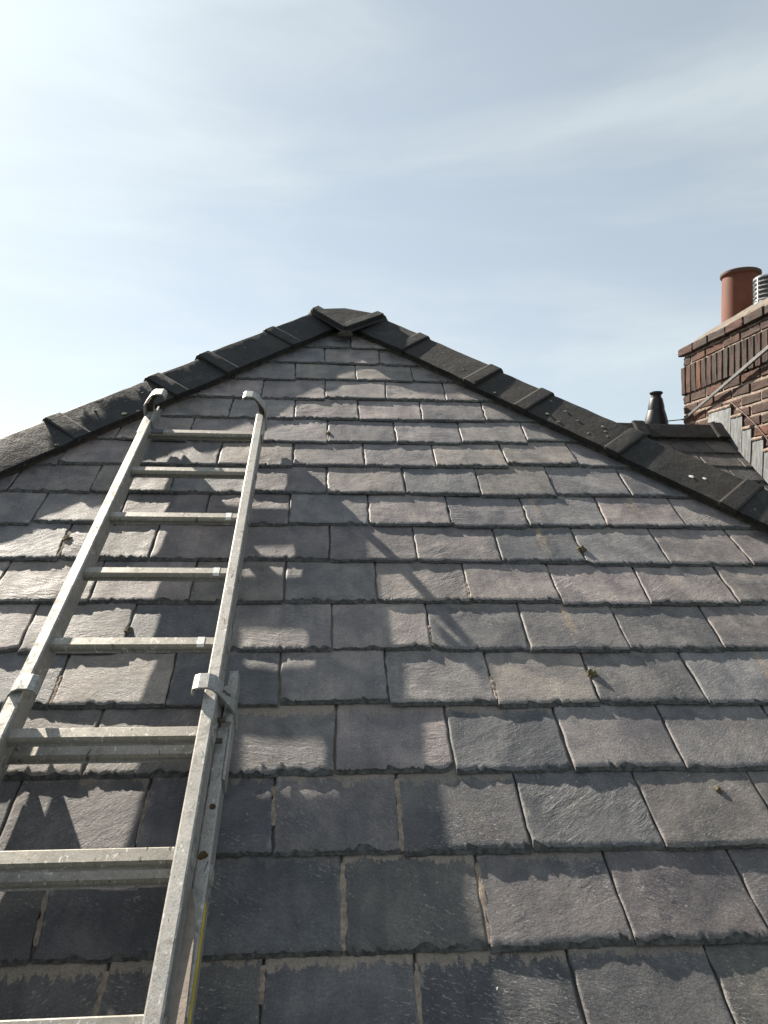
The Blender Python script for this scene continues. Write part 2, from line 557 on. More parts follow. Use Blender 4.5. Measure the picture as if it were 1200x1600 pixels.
M['mortar'] = mat_plain('lime_mortar', (0.15, 0.115, 0.09), (0.34, 0.27, 0.22), 40.0, 0.95, 0.004)
M['flaunching'] = mat_plain('cement_flaunching', (0.09, 0.075, 0.06), (0.19, 0.16, 0.13), 22.0, 0.95, 0.006)
M['bedding'] = mat_plain('dark_bedding_mortar', (0.030, 0.028, 0.026), (0.085, 0.07, 0.058), 40.0, 0.95, 0.006)
M['silt'] = mat_plain('tan_silt', (0.20, 0.155, 0.12), (0.36, 0.29, 0.23), 75.0, 0.95, 0.004)
M['moss'] = mat_plain('dry_moss', (0.055, 0.048, 0.024), (0.17, 0.14, 0.085), 120.0, 0.95, 0.006)
M['moss_pale'] = mat_plain('pale_lichen', (0.11, 0.105, 0.085), (0.25, 0.24, 0.20), 120.0, 0.95, 0.004)
M['lead'] = mat_lead()
M['pot'] = mat_pot()
M['hole_black'] = mat_plain('soot', (0.012, 0.011, 0.010), (0.02, 0.018, 0.016), 20.0, 0.95)  # flat black painted for the shade inside the ladder's bolt holes
M['galv'] = mat_plain('galvanised_steel', (0.30, 0.31, 0.32), (0.50, 0.51, 0.52), 30.0, 0.42, 0.001, 0.7)
M['black_plastic'] = mat_plain('black_plastic', (0.006, 0.006, 0.008), (0.011, 0.011, 0.013), 12.0, 0.42, 0.0006, 0.0, 0.5)
M['strap'] = mat_plain('grey_strap', (0.10, 0.10, 0.10), (0.16, 0.155, 0.15), 30.0, 0.5, 0.001, 0.3)
M['cable'] = mat_plain('brown_cable', (0.055, 0.03, 0.022), (0.09, 0.05, 0.038), 60.0, 0.6, 0.001)
M['deck'] = mat_plain('roofing_felt', (0.022, 0.021, 0.020), (0.045, 0.04, 0.036), 14.0, 0.95)
M['wall'] = mat_plain('house_brickwork', (0.17, 0.075, 0.05), (0.26, 0.12, 0.08), 8.0, 0.9)
M['white'] = mat_plain('white_dropping', (0.70, 0.70, 0.68), (0.82, 0.82, 0.80), 90.0, 0.8, 0.002)
M['tape_white'] = mat_plain('white_tape', (0.62, 0.62, 0.60), (0.80, 0.80, 0.78), 120.0, 0.55, 0.0004)
M['tape_dark'] = mat_plain('dark_tape', (0.045, 0.043, 0.055), (0.075, 0.07, 0.085), 60.0, 0.5, 0.0004)
M['yellow'] = mat_plain('yellow_sticker', (0.50, 0.37, 0.035), (0.62, 0.48, 0.07), 40.0, 0.5, 0.0004)
M['webbing'] = mat_plain('beige_webbing', (0.17, 0.14, 0.115), (0.23, 0.19, 0.16), 55.0, 0.85, 0.0015)
M['rust'] = mat_plain('rust', (0.06, 0.035, 0.012), (0.11, 0.065, 0.025), 90.0, 0.9, 0.002)
M['ground'] = mat_plain('garden_grass', (0.030, 0.042, 0.016), (0.055, 0.062, 0.026), 0.35, 0.95, 0.05)


def nz(x, y, z=0.0):
    return mnoise.noise(Vector((x, y, z)))


# ------------------------------------------------------------------ ground
g = MB()
n_g = 24
R_ = 3000.0
gv = [Vector((0, 0, 0))] + [Vector((R_ * math.cos(2 * math.pi * i / n_g), R_ * math.sin(2 * math.pi * i / n_g), 0)) for i in range(n_g)]
go = mesh('ground', gv, [[0, i + 1, (i + 1) % n_g + 1] for i in range(n_g)], M['ground'], origin=(0, 0, 0))
tag(go, 'grass ground far below the roof', kind='structure')

# ------------------------------------------------------------------ the hipped roof
ROOF0 = RP(0.0, -0.1, 0.0)
roof = thing('slate_roof', ROOF0, 'grey slate hipped roof end with dark angular hip tiles meeting at the top', 'roof')
LA, LB = 3.66, 1.30                        # left hip:  s = LA + LB*x
RA, RB = 3.886, -1.289                     # right hip: s = RA + RB*x
AX = (RA - LA) / (LB - RB); AS = LA + LB * AX      # where the hips meet
S_EAVE = -0.12


def hipL(s): return (s - LA) / LB
def hipR(s): return (s - RA) / RB


Y_BACK = 9.5
apex = RP(AX, AS, -0.03)
eL, eR = RP(hipL(S_EAVE), S_EAVE, -0.03), RP(hipR(S_EAVE), S_EAVE, -0.03)
back_r = Vector((apex.x, Y_BACK, apex.z))
bL, bR = Vector((eL.x, Y_BACK, eL.z)), Vector((eR.x, Y_BACK, eR.z))
dv = [eL, eR, apex, back_r, bL, bR]
dz = Vector((0, 0, -0.12))
dv2 = [p + dz for p in dv]
df = [[0, 1, 2], [0, 2, 3, 4], [1, 5, 3, 2], [4, 3, 5]]
mesh('roof_deck', dv + dv2, df + [[i + 6 for i in f_][::-1] for f_ in df] + [[0, 6, 7, 1], [1, 7, 11, 5], [0, 4, 10, 6], [4, 5, 11, 10]],
     M['deck'], roof)
wb = MB()
w0 = eL + Vector((0.25, 0.25, 0)); w1 = bR + Vector((-0.25, -0.05, 0))
wb.box(((w0.x + w1.x) / 2, (w0.y + w1.y) / 2, (eL.z - 0.1) / 2 - 0.02), ((w1.x - w0.x) / 2, 0, 0), (0, (w1.y - w0.y) / 2, 0), (0, 0, (eL.z - 0.14) / 2))
wb.make('house_wall', M['wall'], roof)

# courses: measured tail lines, (x along, s up the slope), and the joints of each course
TAILS = {
 0: [(0.05, .610), (0.28, .606), (0.33, .608), (0.55, .602), (0.79, .602)],
 1: [(-.19, .791), (-.10, .790), (.16, .781), (.16, .790), (.37, .784), (.67, .776), (.69, .784), (.88, .779)],
 2: [(-.60, .969), (-.28, .969), (-.13, .966), (.03, .968), (.28, .965), (.29, .971), (.40, .967), (.55, .963), (.79, .961), (.97, .956)],
 3: [(-.63, 1.152), (-.29, 1.148), (-.15, 1.150), (-.10, 1.159), (.16, 1.152), (.41, 1.150), (.44, 1.141), (.66, 1.145), (.92, 1.142), (1.07, 1.142)],
 4: [(-.77, 1.325), (-.69, 1.320), (-.16, 1.322), (.02, 1.328), (.27, 1.332), (.28, 1.325), (.48, 1.320), (.53, 1.324), (.79, 1.318), (1.16, 1.322)],
 5: [(-.84, 1.503), (-.68, 1.506), (-.18, 1.505), (.14, 1.507), (.40, 1.507), (.52, 1.508), (.91, 1.496), (1.17, 1.499), (1.25, 1.502)],
 6: [(-.90, 1.680), (-.75, 1.687), (-.48, 1.684), (-.19, 1.688), (.27, 1.687), (.53, 1.684), (1.04, 1.677), (1.30, 1.680)],
 7: [(-.96, 1.855), (-.69, 1.867), (-.21, 1.866), (.14, 1.869), (.40, 1.863), (.59, 1.867), (.91, 1.873), (1.18, 1.871), (1.43, 1.872)],
 8: [(-1.0, 2.037), (-.76, 2.036), (-.50, 2.035), (-.22, 2.051), (.01, 2.049), (.27, 2.044), (.52, 2.043), (1.04, 2.057), (1.28, 2.051)],
 9: [(-.88, 2.204), (-.69, 2.211), (-.38, 2.213), (-.11, 2.218), (.14, 2.226), (.39, 2.226), (.65, 2.235), (.80, 2.262), (.92, 2.267), (1.14, 2.233)],
 10: [(-.23, 2.387), (.01, 2.392), (.26, 2.402), (.51, 2.398), (.71, 2.421), (1.0, 2.438)],
 11: [(-.22, 2.575), (.13, 2.582), (.38, 2.578), (.63, 2.596)],
 12: [(-.25, 2.755), (.24, 2.765), (.50, 2.774), (.71, 2.774)],
 13: [(-.30, 2.940), (.12, 2.954), (.38, 2.951), (.56, 2.962)],
 14: [(-.22, 3.132), (-.01, 3.126), (.24, 3.129), (.43, 3.121)],
 15: [(-.10, 3.316), (.11, 3.317), (.27, 3.306)],
 16: [(-.2, 3.495), (.3, 3.495)], 17: [(-.2, 3.66), (.3, 3.66)]}
JOINTS = {
 -1: [(-.346, 0), (-.091, 0), (.164, 0), (.431, 0), (.679, 0)],
 0: [(-.472, -.016), (.043, -.002), (.296, .002), (.555, -.004), (.809, -.006)],
 1: [(-.345, -.002), (-.089, -.007), (.159, 0), (.411, 0), (.679, -.006)],
 2: [(-.487, -.003), (-.225, .002), (.030, .004), (.287, -.002), (.544, -.001), (.796, 0)],
 3: [(-.605, -.006), (-.352, -.004), (-.097, -.006), (.156, .001), (.412, -.002), (.660, .001), (.927, -.005)],
 4: [(-.733, -.007), (-.488, -.002), (-.232, 0), (.025, 0), (.278, 0), (.530, .006), (.796, -.001), (1.051, .004)],
 5: [(-.615, -.004), (-.355, -.005), (-.105, -.003), (.149, .001), (.405, .003), (.662, -.001), (.915, .008), (1.176, .002)],
 6: [(-.748, -.009), (-.495, -.005), (-.237, 0), (.019, 0), (.277, 0), (.530, .001), (.786, 0), (1.043, -.001), (1.305, -.004)],
 7: [(-.878, 0), (-.625, -.004), (-.367, -.004), (-.108, -.003), (.142, .003), (.401, .004), (.653, .005), (.912, .009), (1.174, .006)],
 8: [(-.750, -.006), (-.499, -.005), (-.247, 0), (.010, -.001), (.274, -.002), (.528, .006), (.789, .004), (1.055, .004)],
 9: [(-.640, 0), (-.372, .001), (-.109, -.006), (.144, -.003), (.396, .003), (.661, -.003), (.927, -.004)],
 10: [(-.50, 0), (-.247, 0), (.011, 0), (.268, 0), (.517, .007), (.773, .006)],
 11: [(-.372, 0), (-.118, -.004), (.133, 0), (.384, .005), (.641, .009)],
 12: [(-.262, 0), (0, -.001), (.250, .009), (.503, .008)],
 13: [(-.128, -.007), (.134, -.001), (.383, .003)],
 14: [(-.005, -.001), (.244, .006)],
 15: [(.117, .004)], 16: [(.0, 0), (.2, 0)], 17: [(.1, 0)]}
EXPO = 0.18
STREAKS = {(6, .66): .02, (7, .79): -.085, (7, 1.05): -.005, (4, .66): -.005, (3, 1.05): .07, (9, .4): .1}
SILT = {(0, -.2): .9, (0, .17): .9, (0, -.6): .8, (1, .03): .8, (1, -.2): .6, (1, -.47): .8, (2, -.1): .9, (2, .15): .3, (-1, .04): 1.0,
        (-1, -.2): .8, (-1, .3): .8, (-1, -.47): 1.0, (-1, .55): .5, (1, .28): .5, (3, -.22): .3, (2, .42): .5, (0, .42): .4, (3, -.03): .35}


def make_slate(k, x0, x1, sk0, sk1, s_tail, seed, parent, W_=RP, mat=None, clipL=hipL, clipR=hipR, length=0.41, name='slate', fine=True):
    """one riven slate: dressed ragged tail, slightly warped face, cut to the hips where it reaches them"""
    rnd = random.Random(seed)
    gap = rnd.uniform(0.003, 0.006)
    xc = (x0 + x1) / 2
    nx = 84 if fine else 30
    o1, o2, o3 = rnd.uniform(0, 90), rnd.uniform(0, 90), rnd.uniform(0, 90)
    th = 0.0064 * rnd.uniform(0.85, 1.35)
    lift = rnd.uniform(0, 0.0024)
    twist = rnd.uniform(-0.010, 0.010)
    lean = rnd.uniform(-0.010, 0.010)
    cham = rnd.uniform(0.0035, 0.0095)
    NF_ = 5                                  # rows down the dressed tail
    ts = [0.0] * NF_ + [.016, .03, .05, .07, .095, .12, .145, .165, .185, .22, .30, length]
    cornerL, cornerR = (rnd.uniform(0.003, 0.014) if rnd.random() < 0.22 else 0), (rnd.uniform(0.003, 0.014) if rnd.random() < 0.22 else 0)
    V, F = [], []
    # shell shaped flakes knocked off along the tail: (centre, half width left, half width right, depth)
    chips = []
    u_ = rnd.uniform(-.03, .03)
    calm = rnd.random()
    while u_ < 1.03:
        q_ = rnd.random()
        if q_ < 0.20:                        # a big shell shaped flake
            wl_, wr_, cd_ = rnd.uniform(.03, .11), rnd.uniform(.03, .11), rnd.uniform(.006, .015)
        elif q_ < 0.62:
            wl_, wr_, cd_ = rnd.uniform(.008, .04), rnd.uniform(.008, .04), rnd.uniform(.0015, .0055)
        else:
            wl_, wr_, cd_ = rnd.uniform(.004, .012), rnd.uniform(.004, .012), rnd.uniform(.0008, .003)
        if rnd.random() < 0.45: wl_ *= 0.2
        elif rnd.random() < 0.4: wr_ *= 0.2
        chips.append((u_, wl_, wr_, cd_))
        u_ += rnd.uniform(.012, .05) if calm < 0.5 else rnd.uniform(.04, .17)
    side_a, side_b = rnd.uniform(0, 90), rnd.uniform(0, 90)

    def face_h(x, t):
        return 0.004 - 0.046 * t + lift * (1 - t / length) + twist * (x - xc) + 0.0022 * nz(x * 7 + o1, t * 9 + o2) + 0.0008 * nz(x * 26 + o2, t * 20 + o3)

    def jag_at(u, lay):
        g_ = cham + 0.0030 * nz(u * 4.5 + o3, o2) + 0.0009 * nz(u * 60 + o2, o3 + lay * 3)
        for cu, wl_, wr_, cd in chips:
            d_ = (cu - u) / wl_ if u < cu else (u - cu) / wr_
            if d_ < 1: g_ = max(g_, cham + cd * (1 - d_ ** 1.5))
        return max(g_, 0.0008)

    for j, t in enumerate(ts):
        for i in range(nx + 1):
            u = i / nx
            tv = 0.0 if j < NF_ else t
            jit0 = 0.0034 * nz(side_a, tv * 28) + 0.0020 * nz(side_a + 9, tv * 120)
            jit1 = 0.0034 * nz(side_b, tv * 28) + 0.0020 * nz(side_b + 9, tv * 120)
            te = 0.0024 * nz(u * 5 + o1, o2) + 0.0014 * nz(u * 19 + o1, o3)               # wander of the whole tail
            te += max(0.0, 1 - u * (x1 - x0) / 0.022) * cornerL + max(0.0, 1 - (1 - u) * (x1 - x0) / 0.022) * cornerR
            xm_ = x0 + (x1 - x0) * u
            if j < NF_:
                f_ = j / (NF_ - 1)
                jg = jag_at(u, 0)
                lay = jg * f_ + (0.0016 + 0.10 * jg) * nz(u * 34 + o1, j * 2.3 + o2) * (0 if j in (0, NF_ - 1) else 1)
                if j == 0: lay = 0.0012
                tt = te + max(lay, 0)
                top_ = face_h(xm_, te + jg)
                hh = top_ - th * (1 - f_) * (1 + 0.16 * nz(u * 27 + o3, j * 1.9 + o1) * (0 if j == 0 else 1))
                if j == 1: tt -= 0.0008
            else:
                tt = t + (te + jag_at(u, 0)) * max(0.0, 1 - t / 0.07)
                hh = None
            wdt = min(t, 0.18) / 0.18
            xl = x0 + gap / 2 + (sk0 * wdt if j >= NF_ else 0) + jit0
            xr = x1 - gap / 2 + (sk1 * wdt if j >= NF_ else 0) + jit1
            x = xl + (xr - xl) * u
            if hh is None:
                hh = face_h(x, tt)
                if i in (0, nx): hh -= 0.0022 + 0.0012 * nz(tt * 60, side_a)
            tt += lean * (x - xc)
            tt = min(tt, length, AS - 0.05 - s_tail if W_ is RP else 9)
            sv = s_tail + tt
            a, b = clipL(sv) + 0.012, clipR(sv) - 0.012
            if a > b: a = b = (a + b) / 2
            x = min(max(x, a), b)
            V.append((x - xc, tt, hh))
    nt = len(ts); w = nx + 1
    for j in range(nt - 1):
        for i in range(nx):
            F.append((j * w + i, j * w + i + 1, (j + 1) * w + i + 1, (j + 1) * w + i))
    n_front = (NF_ - 1) * nx
    for side in (0, nx):
        base = len(V)
        for j in range(nt):
            x, t, h = V[j * w + side]
            V.append((x, t, h - th * 0.95 if j >= NF_ else min(h, V[side][2])))
        for j in range(nt - 1):
            q = (j * w + side, (j + 1) * w + side, base + j + 1, base + j)
            F.append(q if side == 0 else q[::-1])
    me = bpy.data.meshes.new(name)
    me.from_pydata(V, [], F)
    me.update()
    me.polygons.foreach_set('use_smooth', [False] * n_front + [True] * (nx * (nt - NF_)) + [False] * (len(F) - nx * (nt - 1)))
    me.materials.append(mat or M['slate'])
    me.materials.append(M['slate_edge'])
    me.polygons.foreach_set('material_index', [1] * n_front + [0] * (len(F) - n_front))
    o = bpy.data.objects.new(name, me)
    o.rotation_euler = (PHI, 0, 0)
    link(o, parent, W_(xc, s_tail, 0))
    o['streak'] = -9.0
    o['silt'] = 0.0
    o['tone'] = random.Random(seed + 5).uniform(0.74, 1.18)
    return o


def course(k):
    """joints of one course filled out to both hips"""
    js = list(JOINTS.get(k, []))
    if not js: js = [((-0.09 if k % 2 else 0.04), 0.0)]
    js.sort()
    rnd = random.Random(900 + k)
    out = [js[0]]
    for q in js[1:]:
        d_ = q[0] - out[-1][0]
        m_ = max(1, round(d_ / 0.257))
        for i in range(1, m_): out.append((out[-1][0] + d_ / m_, 0.0))
        out.append(q)
    s0 = TAILS[k][0][1] if k in TAILS else 0.605 + EXPO * k
    lo, hi = hipL(s0), hipR(s0)
    lo, hi = max(lo, -2.6), min(hi, 2.6)
    while out[0][0] > lo: out.insert(0, (out[0][0] - 0.257 + rnd.uniform(-.006, .006), rnd.uniform(-.004, .004)))
    while out[-1][0] < hi: out.append((out[-1][0] + 0.257 + rnd.uniform(-.006, .006), rnd.uniform(-.004, .004)))
    return out, s0


for k in range(-4, 18):
    js, s0 = course(k)
    for (xa, ska), (xb, skb) in zip(js[:-1], js[1:]):
        xm = (xa + xb) / 2
        if k in TAILS:
            near = [q for q in TAILS[k] if abs(q[0] - xm) < 0.15]
            st = sum(q[1] for q in near) / len(near) if near else float(np.interp(xm, [q[0] for q in TAILS[k]], [q[1] for q in TAILS[k]]))
        else:
            st = s0
        st += random.uniform(-0.003, 0.003)
        if xb < hipL(st) + 0.03 or xa > hipR(st) - 0.03: continue
        seed = hash((k, round(xm * 50))) % 100000
        o = make_slate(k, xa, xb, ska, skb, st, seed, roof)
        if k <= 2: o['tone'] = o['tone'] * {2: 0.88, 1: 0.66}.get(k, 0.56)  # lowest courses darkened in colour to deepen the shade there
        for (kk, xx), off in STREAKS.items():
            if kk == k and abs(xx - xm) < 0.13: o['streak'] = off
        for (kk, xx), am in SILT.items():
            if kk == k and abs(xx - xm) < 0.10: o['silt'] = am

# slates of the two long side slopes, out of the camera's sight: joined
for sgn, nm in ((-1, 'left'), (1, 'right')):
    sb = MB()
    e, = [eL if sgn < 0 else eR]
    slope = (apex - e); run = abs(apex.x - e.x); rise = apex.z - e.z
    Lsl = math.hypot(run, rise)
    us = Vector((-sgn * run / Lsl, 0, rise / Lsl)); ns = Vector((sgn * rise / Lsl, 0, run / Lsl))
    nrow = int(Lsl / 0.18)
    for r in range(nrow):
        d_ = r * 0.18
        p0 = e + us * d_
        y0 = e.y + (apex.y - e.y) * d_ / Lsl + 0.06
        y = y0 + (0.13 if r % 2 else 0.0) - 0.1
        while y < Y_BACK - 0.26:
            ya = max(y, y0 + 0.17 * (apex.y - e.y) / Lsl)
            c = Vector((p0.x, (ya + y + 0.253) / 2, p0.z)) + us * 0.12 + ns * (0.038 + random.uniform(0, .003))
            if y + 0.253 - ya > 0.02:
                sb.box(c, (us - ns * 0.058).normalized() * 0.12, (0, (y + 0.253 - ya) / 2, 0), (ns + us * 0.058).normalized() * 0.004)
            y += 0.257
    so = sb.make('side_slate', M['slate'], roof)
    so['kind'] = 'stuff'
    so['streak'] = -9.0; so['silt'] = 0.0; so['tone'] = 1.0

# ------------------------------------------------------------------ hip tiles
hL = (RP(1, LA + LB, 0) - RP(0, LA, 0)).normalized()          # up the left hip
hR = -(RP(1, RA + RB, 0) - RP(0, RA, 0)).normalized()         # up the right hip
YV = Vector((0, 1, 0))


def side_normal(h):
    n = h.cross(YV)
    return (n if n.z > 0 else -n).normalized()


def tile_rings(base_fn, hv, n1, n2, w, hr, he, th):
    d1 = hv.cross(n1); d1 = d1 if d1.z < 0 else -d1
    d2 = hv.cross(n2); d2 = d2 if d2.z < 0 else -d2
    d1.normalize(); d2.normalize()
    bis = (n1 + n2) / (1 + n1.dot(n2))
    rr = 0.010

    def ring(p, dh=0.0, dw=0.0, wob=0.0):
        h_r, h_e = hr + dh, he + dh
        top = p + bis * h_r
        eA = p + d1 * (w + dw) + n1 * h_e
        eB = p + d2 * (w + dw) + n2 * h_e
        tA = (eA - top).normalized(); tB = (eB - top).normalized()
        up = bis.normalized()
        o = [eA, top + tA * rr * 1.6, top + tA * rr * 0.5 - up * rr * 0.12, top + tB * rr * 0.5 - up * rr * 0.12, top + tB * rr * 1.6, eB]
        i = [eB - n2 * th - tB * 0.004, top - up * th * 1.1 , eA - n1 * th - tA * 0.004]
        return o + i
    return ring


def hip_tile(p_up, p_lo, hv, n1, n2, mat, w=0.132, hr=0.070, he=0.040, collar=0.066, parent=None, seed=0, name='hip_tile', th=0.020, rise=0.0075):
    """angular tile: body with a raised collar at its lower end"""
    rnd = random.Random(seed)
    L = (p_up - p_lo).length
    dh0 = rnd.uniform(-0.003, 0.003)
    ring = tile_rings(None, hv, n1, n2, w + rnd.uniform(-.003, .003), hr + dh0, he + dh0, th)
    mb = MB()
    c0 = p_lo + hv * collar
    # body
    rings = []
    nseg = 10
    a = c0 - hv * 0.004
    for i in range(nseg + 1):
        q = a + (p_up + hv * 0.05 - a) * (i / nseg)
        rg = ring(q, -0.004 * (i / nseg))
        rg = [v + Vector((nz(v.x * 14, v.y * 14, v.z * 14), nz(v.x * 14 + 9, v.y * 14, v.z * 14), nz(v.x * 14, v.y * 14 + 9, v.z * 14))) * 0.0022 for v in rg]
        rings.append(rg)
    mb.loft(rings)
    # collar
    rings = []
    for f_, dh, dw in ((0.0, rise * 0.72, 0.006), (0.10, rise, 0.009), (0.88, rise, 0.009), (1.0, rise * 0.62, 0.006)):
        q = p_lo + hv * collar * f_
        rg = ring(q, dh, dw)
        rg = [v + Vector((nz(v.x * 17, v.y * 17, v.z * 17), nz(v.x * 17 + 9, v.y * 17, v.z * 17), nz(v.x * 17, v.y * 17 + 9, v.z * 17))) * 0.0028 for v in rg]
        rings.append(rg)
    mb.loft(rings)
    return mb.make(name, mat, parent, smooth=True, sharp=16)


nL, nR = side_normal(hL), side_normal(hR)


def on_hip(x, left):
    return RP(x, (LA + LB * x) if left else (RA + RB * x), 0)


# lower ends of the tiles along each hip, from the top
left_ends = [-0.045, -0.262, -0.517, -0.690, -0.972, -1.30, -1.60, -1.92, -2.24, -2.56, -2.86]
right_ends = [0.262, 0.458, 0.736, 0.912, 1.180, 1.460, 1.76, 2.06, 2.36, 2.66, 2.96]
for i in range(1, len(left_ends)):
    if left_ends[i] < hipL(S_EAVE): break
    hip_tile(on_hip(left_ends[i - 1], True), on_hip(left_ends[i], True), hL, NF, nL, M['tile'], parent=roof, seed=i,
             hr=0.062 + 0.012 * max(0, 1 - i / 5))
for i in range(1, len(right_ends)):
    if right_ends[i] > hipR(S_EAVE): break
    hip_tile(on_hip(right_ends[i - 1], False), on_hip(right_ends[i], False), hR, NF, nR, M['tile_brown'] if i > 1 else M['tile'], parent=roof, seed=40 + i)

# cap where both hips and the main ridge meet
ridge0 = RP(AX, AS, 0)
bisC = (NF + nL + nR); bisC.normalize()
top = ridge0 + Vector((0, 0, 0.088))
cm_ = MB()
pl, pr = on_hip(left_ends[0] - 0.004, True), on_hip(right_ends[0] + 0.004, False)
ringL = tile_rings(None, hL, NF, nL, 0.135, 0.084, 0.058, 0.024)(pl)
ringR = tile_rings(None, hR, NF, nR, 0.135, 0.084, 0.058, 0.024)(pr)
notch = RP(AX + 0.004, 3.40, 0.064)
bk = Vector((AX, ridge0.y + 0.30, top.z))
lowL = ringL[5]; lowR = ringR[5]
lbk = Vector((lowL.x, ridge0.y + 0.32, lowL.z)); rbk = Vector((lowR.x, ridge0.y + 0.32, lowR.z))
pn = (ringR[2] - notch).cross(ringL[2] - notch).normalized()
top = Vector((AX, ridge0.y, notch.z - (pn.x * (AX - notch.x) + pn.y * (ridge0.y - notch.y)) / pn.z)) + Vector((0, 0, 0.006))
top = RP(AX + 0.004, 3.645, 0.084)
bk.z = top.z - 0.004
outer = [top, ringL[2], notch, ringR[2], lowL, lbk, bk, rbk, lowR]
thk = Vector((0, 0, -0.024))
inner = [p + thk for p in outer]
cf = [[0, 1, 2], [0, 2, 3], [0, 6, 5, 4, 1], [0, 3, 8, 7, 6]]
# split the non planar wings
cf = [[0, 1, 2], [0, 2, 3], [0, 6, 1], [6, 5, 4], [6, 4, 1], [0, 3, 6], [6, 3, 8], [6, 8, 7]]
loop = [1, 2, 3, 8, 7, 6, 5, 4]
capf = cf + [[i + 9 for i in f_][::-1] for f_ in cf] + [[loop[i], loop[(i + 1) % 8], loop[(i + 1) % 8] + 9, loop[i] + 9] for i in range(8)]
mesh('hip_cap', outer + inner, capf, M['tile'], roof, bevel=0.003)
# raised roll along the two lower edges of the cap
for a_, b_, hv in ((ringL[2], notch, hL), (ringR[2], notch, hR)):
    cr = MB()
    mid = (a_ + b_) / 2 + NF * 0.006 + hv * 0.016
    cr.box(mid + (b_ - a_) * 0.03, (b_ - a_) / 2 * 0.93, hv * 0.024, NF * 0.010)
    cr.make('cap_roll', M['tile'], roof, bevel=0.004)
# bedding mortar stuffed in the hollow under the cap
bd = MB()
bd.tube([notch + Vector((-0.03, 0.02, -0.022)), notch + Vector((0.0, 0.0, -0.02)), notch + Vector((0.03, 0.02, -0.022))], [0.012, 0.02, 0.012], 8)
bd.make('bedding_mortar', M['bedding'], roof, smooth=True)

# main ridge running back from the apex
for i in range(11):
    ya = ridge0.y + 0.30 + i * 0.45
    hip_tile(Vector((AX, ya, ridge0.z)), Vector((AX, ya + 0.45, ridge0.z)), Vector((0, -1, 0)), nL, nR, M['tile'], parent=roof, seed=80 + i, name='ridge_tile')

# mortar the hip tiles are bedded on
for left in (True, False):
    for a_, b_ in zip(*(lambda l: (l[:-1], l[1:]))((left_ends if left else right_ends))):
        if (left and b_ < hipL(S_EAVE)) or (not left and b_ > hipR(S_EAVE)): break
        hv, n2 = (hL, nL) if left else (hR, nR)
        d1 = hv.cross(NF); d1 = (d1 if d1.z < 0 else -d1).normalized()
        p, q = on_hip(a_, left), on_hip(b_, left)
        mb = MB(); n_ = 14
        rings = []
        for i in range(n_ + 1):
            c = p + (q - p) * i / n_
            wv_ = 0.119 + 0.007 * nz(c.x * 22, c.y * 22, 5)
            rings.append([c + d1 * wv_ - NF * 0.01, c + d1 * (wv_ - 0.004) + NF * 0.026, c + d1 * 0.05 + NF * 0.03, c + d1 * 0.05 - NF * 0.01])
        mb.loft(rings)
        mb.make('bedding_mortar', M['bedding'], roof, smooth=True)

# silt and mortar squeezed up in some of the joints
JM = [((.160, .957), (.160, .792), .0075), ((.043, .775), (.043, .615), .0080), ((.300, .768), (.296, .618), .0075), ((-.485, .745), (-.473, .64), .006),
      ((-.091, .945), (-.089, .853), .010), ((.166, .595), (.164, .50), .007), ((-.752, 1.83), (-.748, 1.70), .006), ((.411, 1.24), (.412, 1.165), .006),
      ((.278, 1.42), (.278, 1.345), .007), ((.407, 1.60), (.405, 1.525), .006), ((-.346, .94), (-.345, .82), .004), ((-.347, .60), (-.346, .50), .008),
      ((-.091, .60), (-.091, .54), .007), ((.012, 2.50), (.011, 2.41), .005), ((-.608, 1.25), (-.605, 1.16), .006), ((-.237, 1.80), (-.237, 1.70), .005)]
for idx, (a_, b_, w_) in enumerate(JM):
    mb = MB(); n_ = 26; rings = []
    for i in range(n_ + 1):
        f_ = i / n_
        x = a_[0] + (b_[0] - a_[0]) * f_ + 0.002 * nz(f_ * 9, idx); s = a_[1] + (b_[1] - a_[1]) * f_
        ww = 1.25 * w_ * (0.75 + 0.75 * nz(f_ * 5 + idx, 3)) * (0.45 if i in (0, n_) else 1)
        t_ = min((s - 0.605) % 0.18, 0.175)
        h0 = 0.004 - 0.046 * t_
        hh = h0 + 0.0012 + 0.0020 * nz(f_ * 6 + idx, 8)
        rings.append([RP(x - ww, s, h0 - 0.012), RP(x - ww * 0.8, s, hh - 0.0015), RP(x, s, hh), RP(x + ww * 0.8, s, hh - 0.0015), RP(x + ww, s, h0 - 0.012)])
    mb.loft(rings)
    mb.make('joint_silt', M['silt'], roof, smooth=True)


# ------------------------------------------------------------------ moss, lichen and droppings
def clump(name, p, r, mat, label, cat, group=None, squash=0.6, seed=0, parent=None, nrm=NF):
    bm = bmesh.new()
    bmesh.ops.create_icosphere(bm, subdivisions=3, radius=1.0)
    t = Vector((1, 0, 0)); u = nrm.cross(t).normalized()
    vs = []
    for v in bm.verts:
        c = v.co
        k_ = 1 + 0.45 * nz(c.x * 2.1 + seed, c.y * 2.1, c.z * 2.1) + 0.3 * nz(c.x * 6 + seed, c.y * 6, c.z * 6)
        vs.append(t * c.x * r * k_ + u * c.y * r * k_ + nrm * max(c.z, -0.3) * r * k_ * squash)
    fs = [[v.index for v in f.verts] for f in bm.faces]
    bm.free()
    o = mesh(name, [Vector(p) + v for v in vs], fs, mat, parent, origin=p)
    if label: tag(o, label, cat, group)
    return o


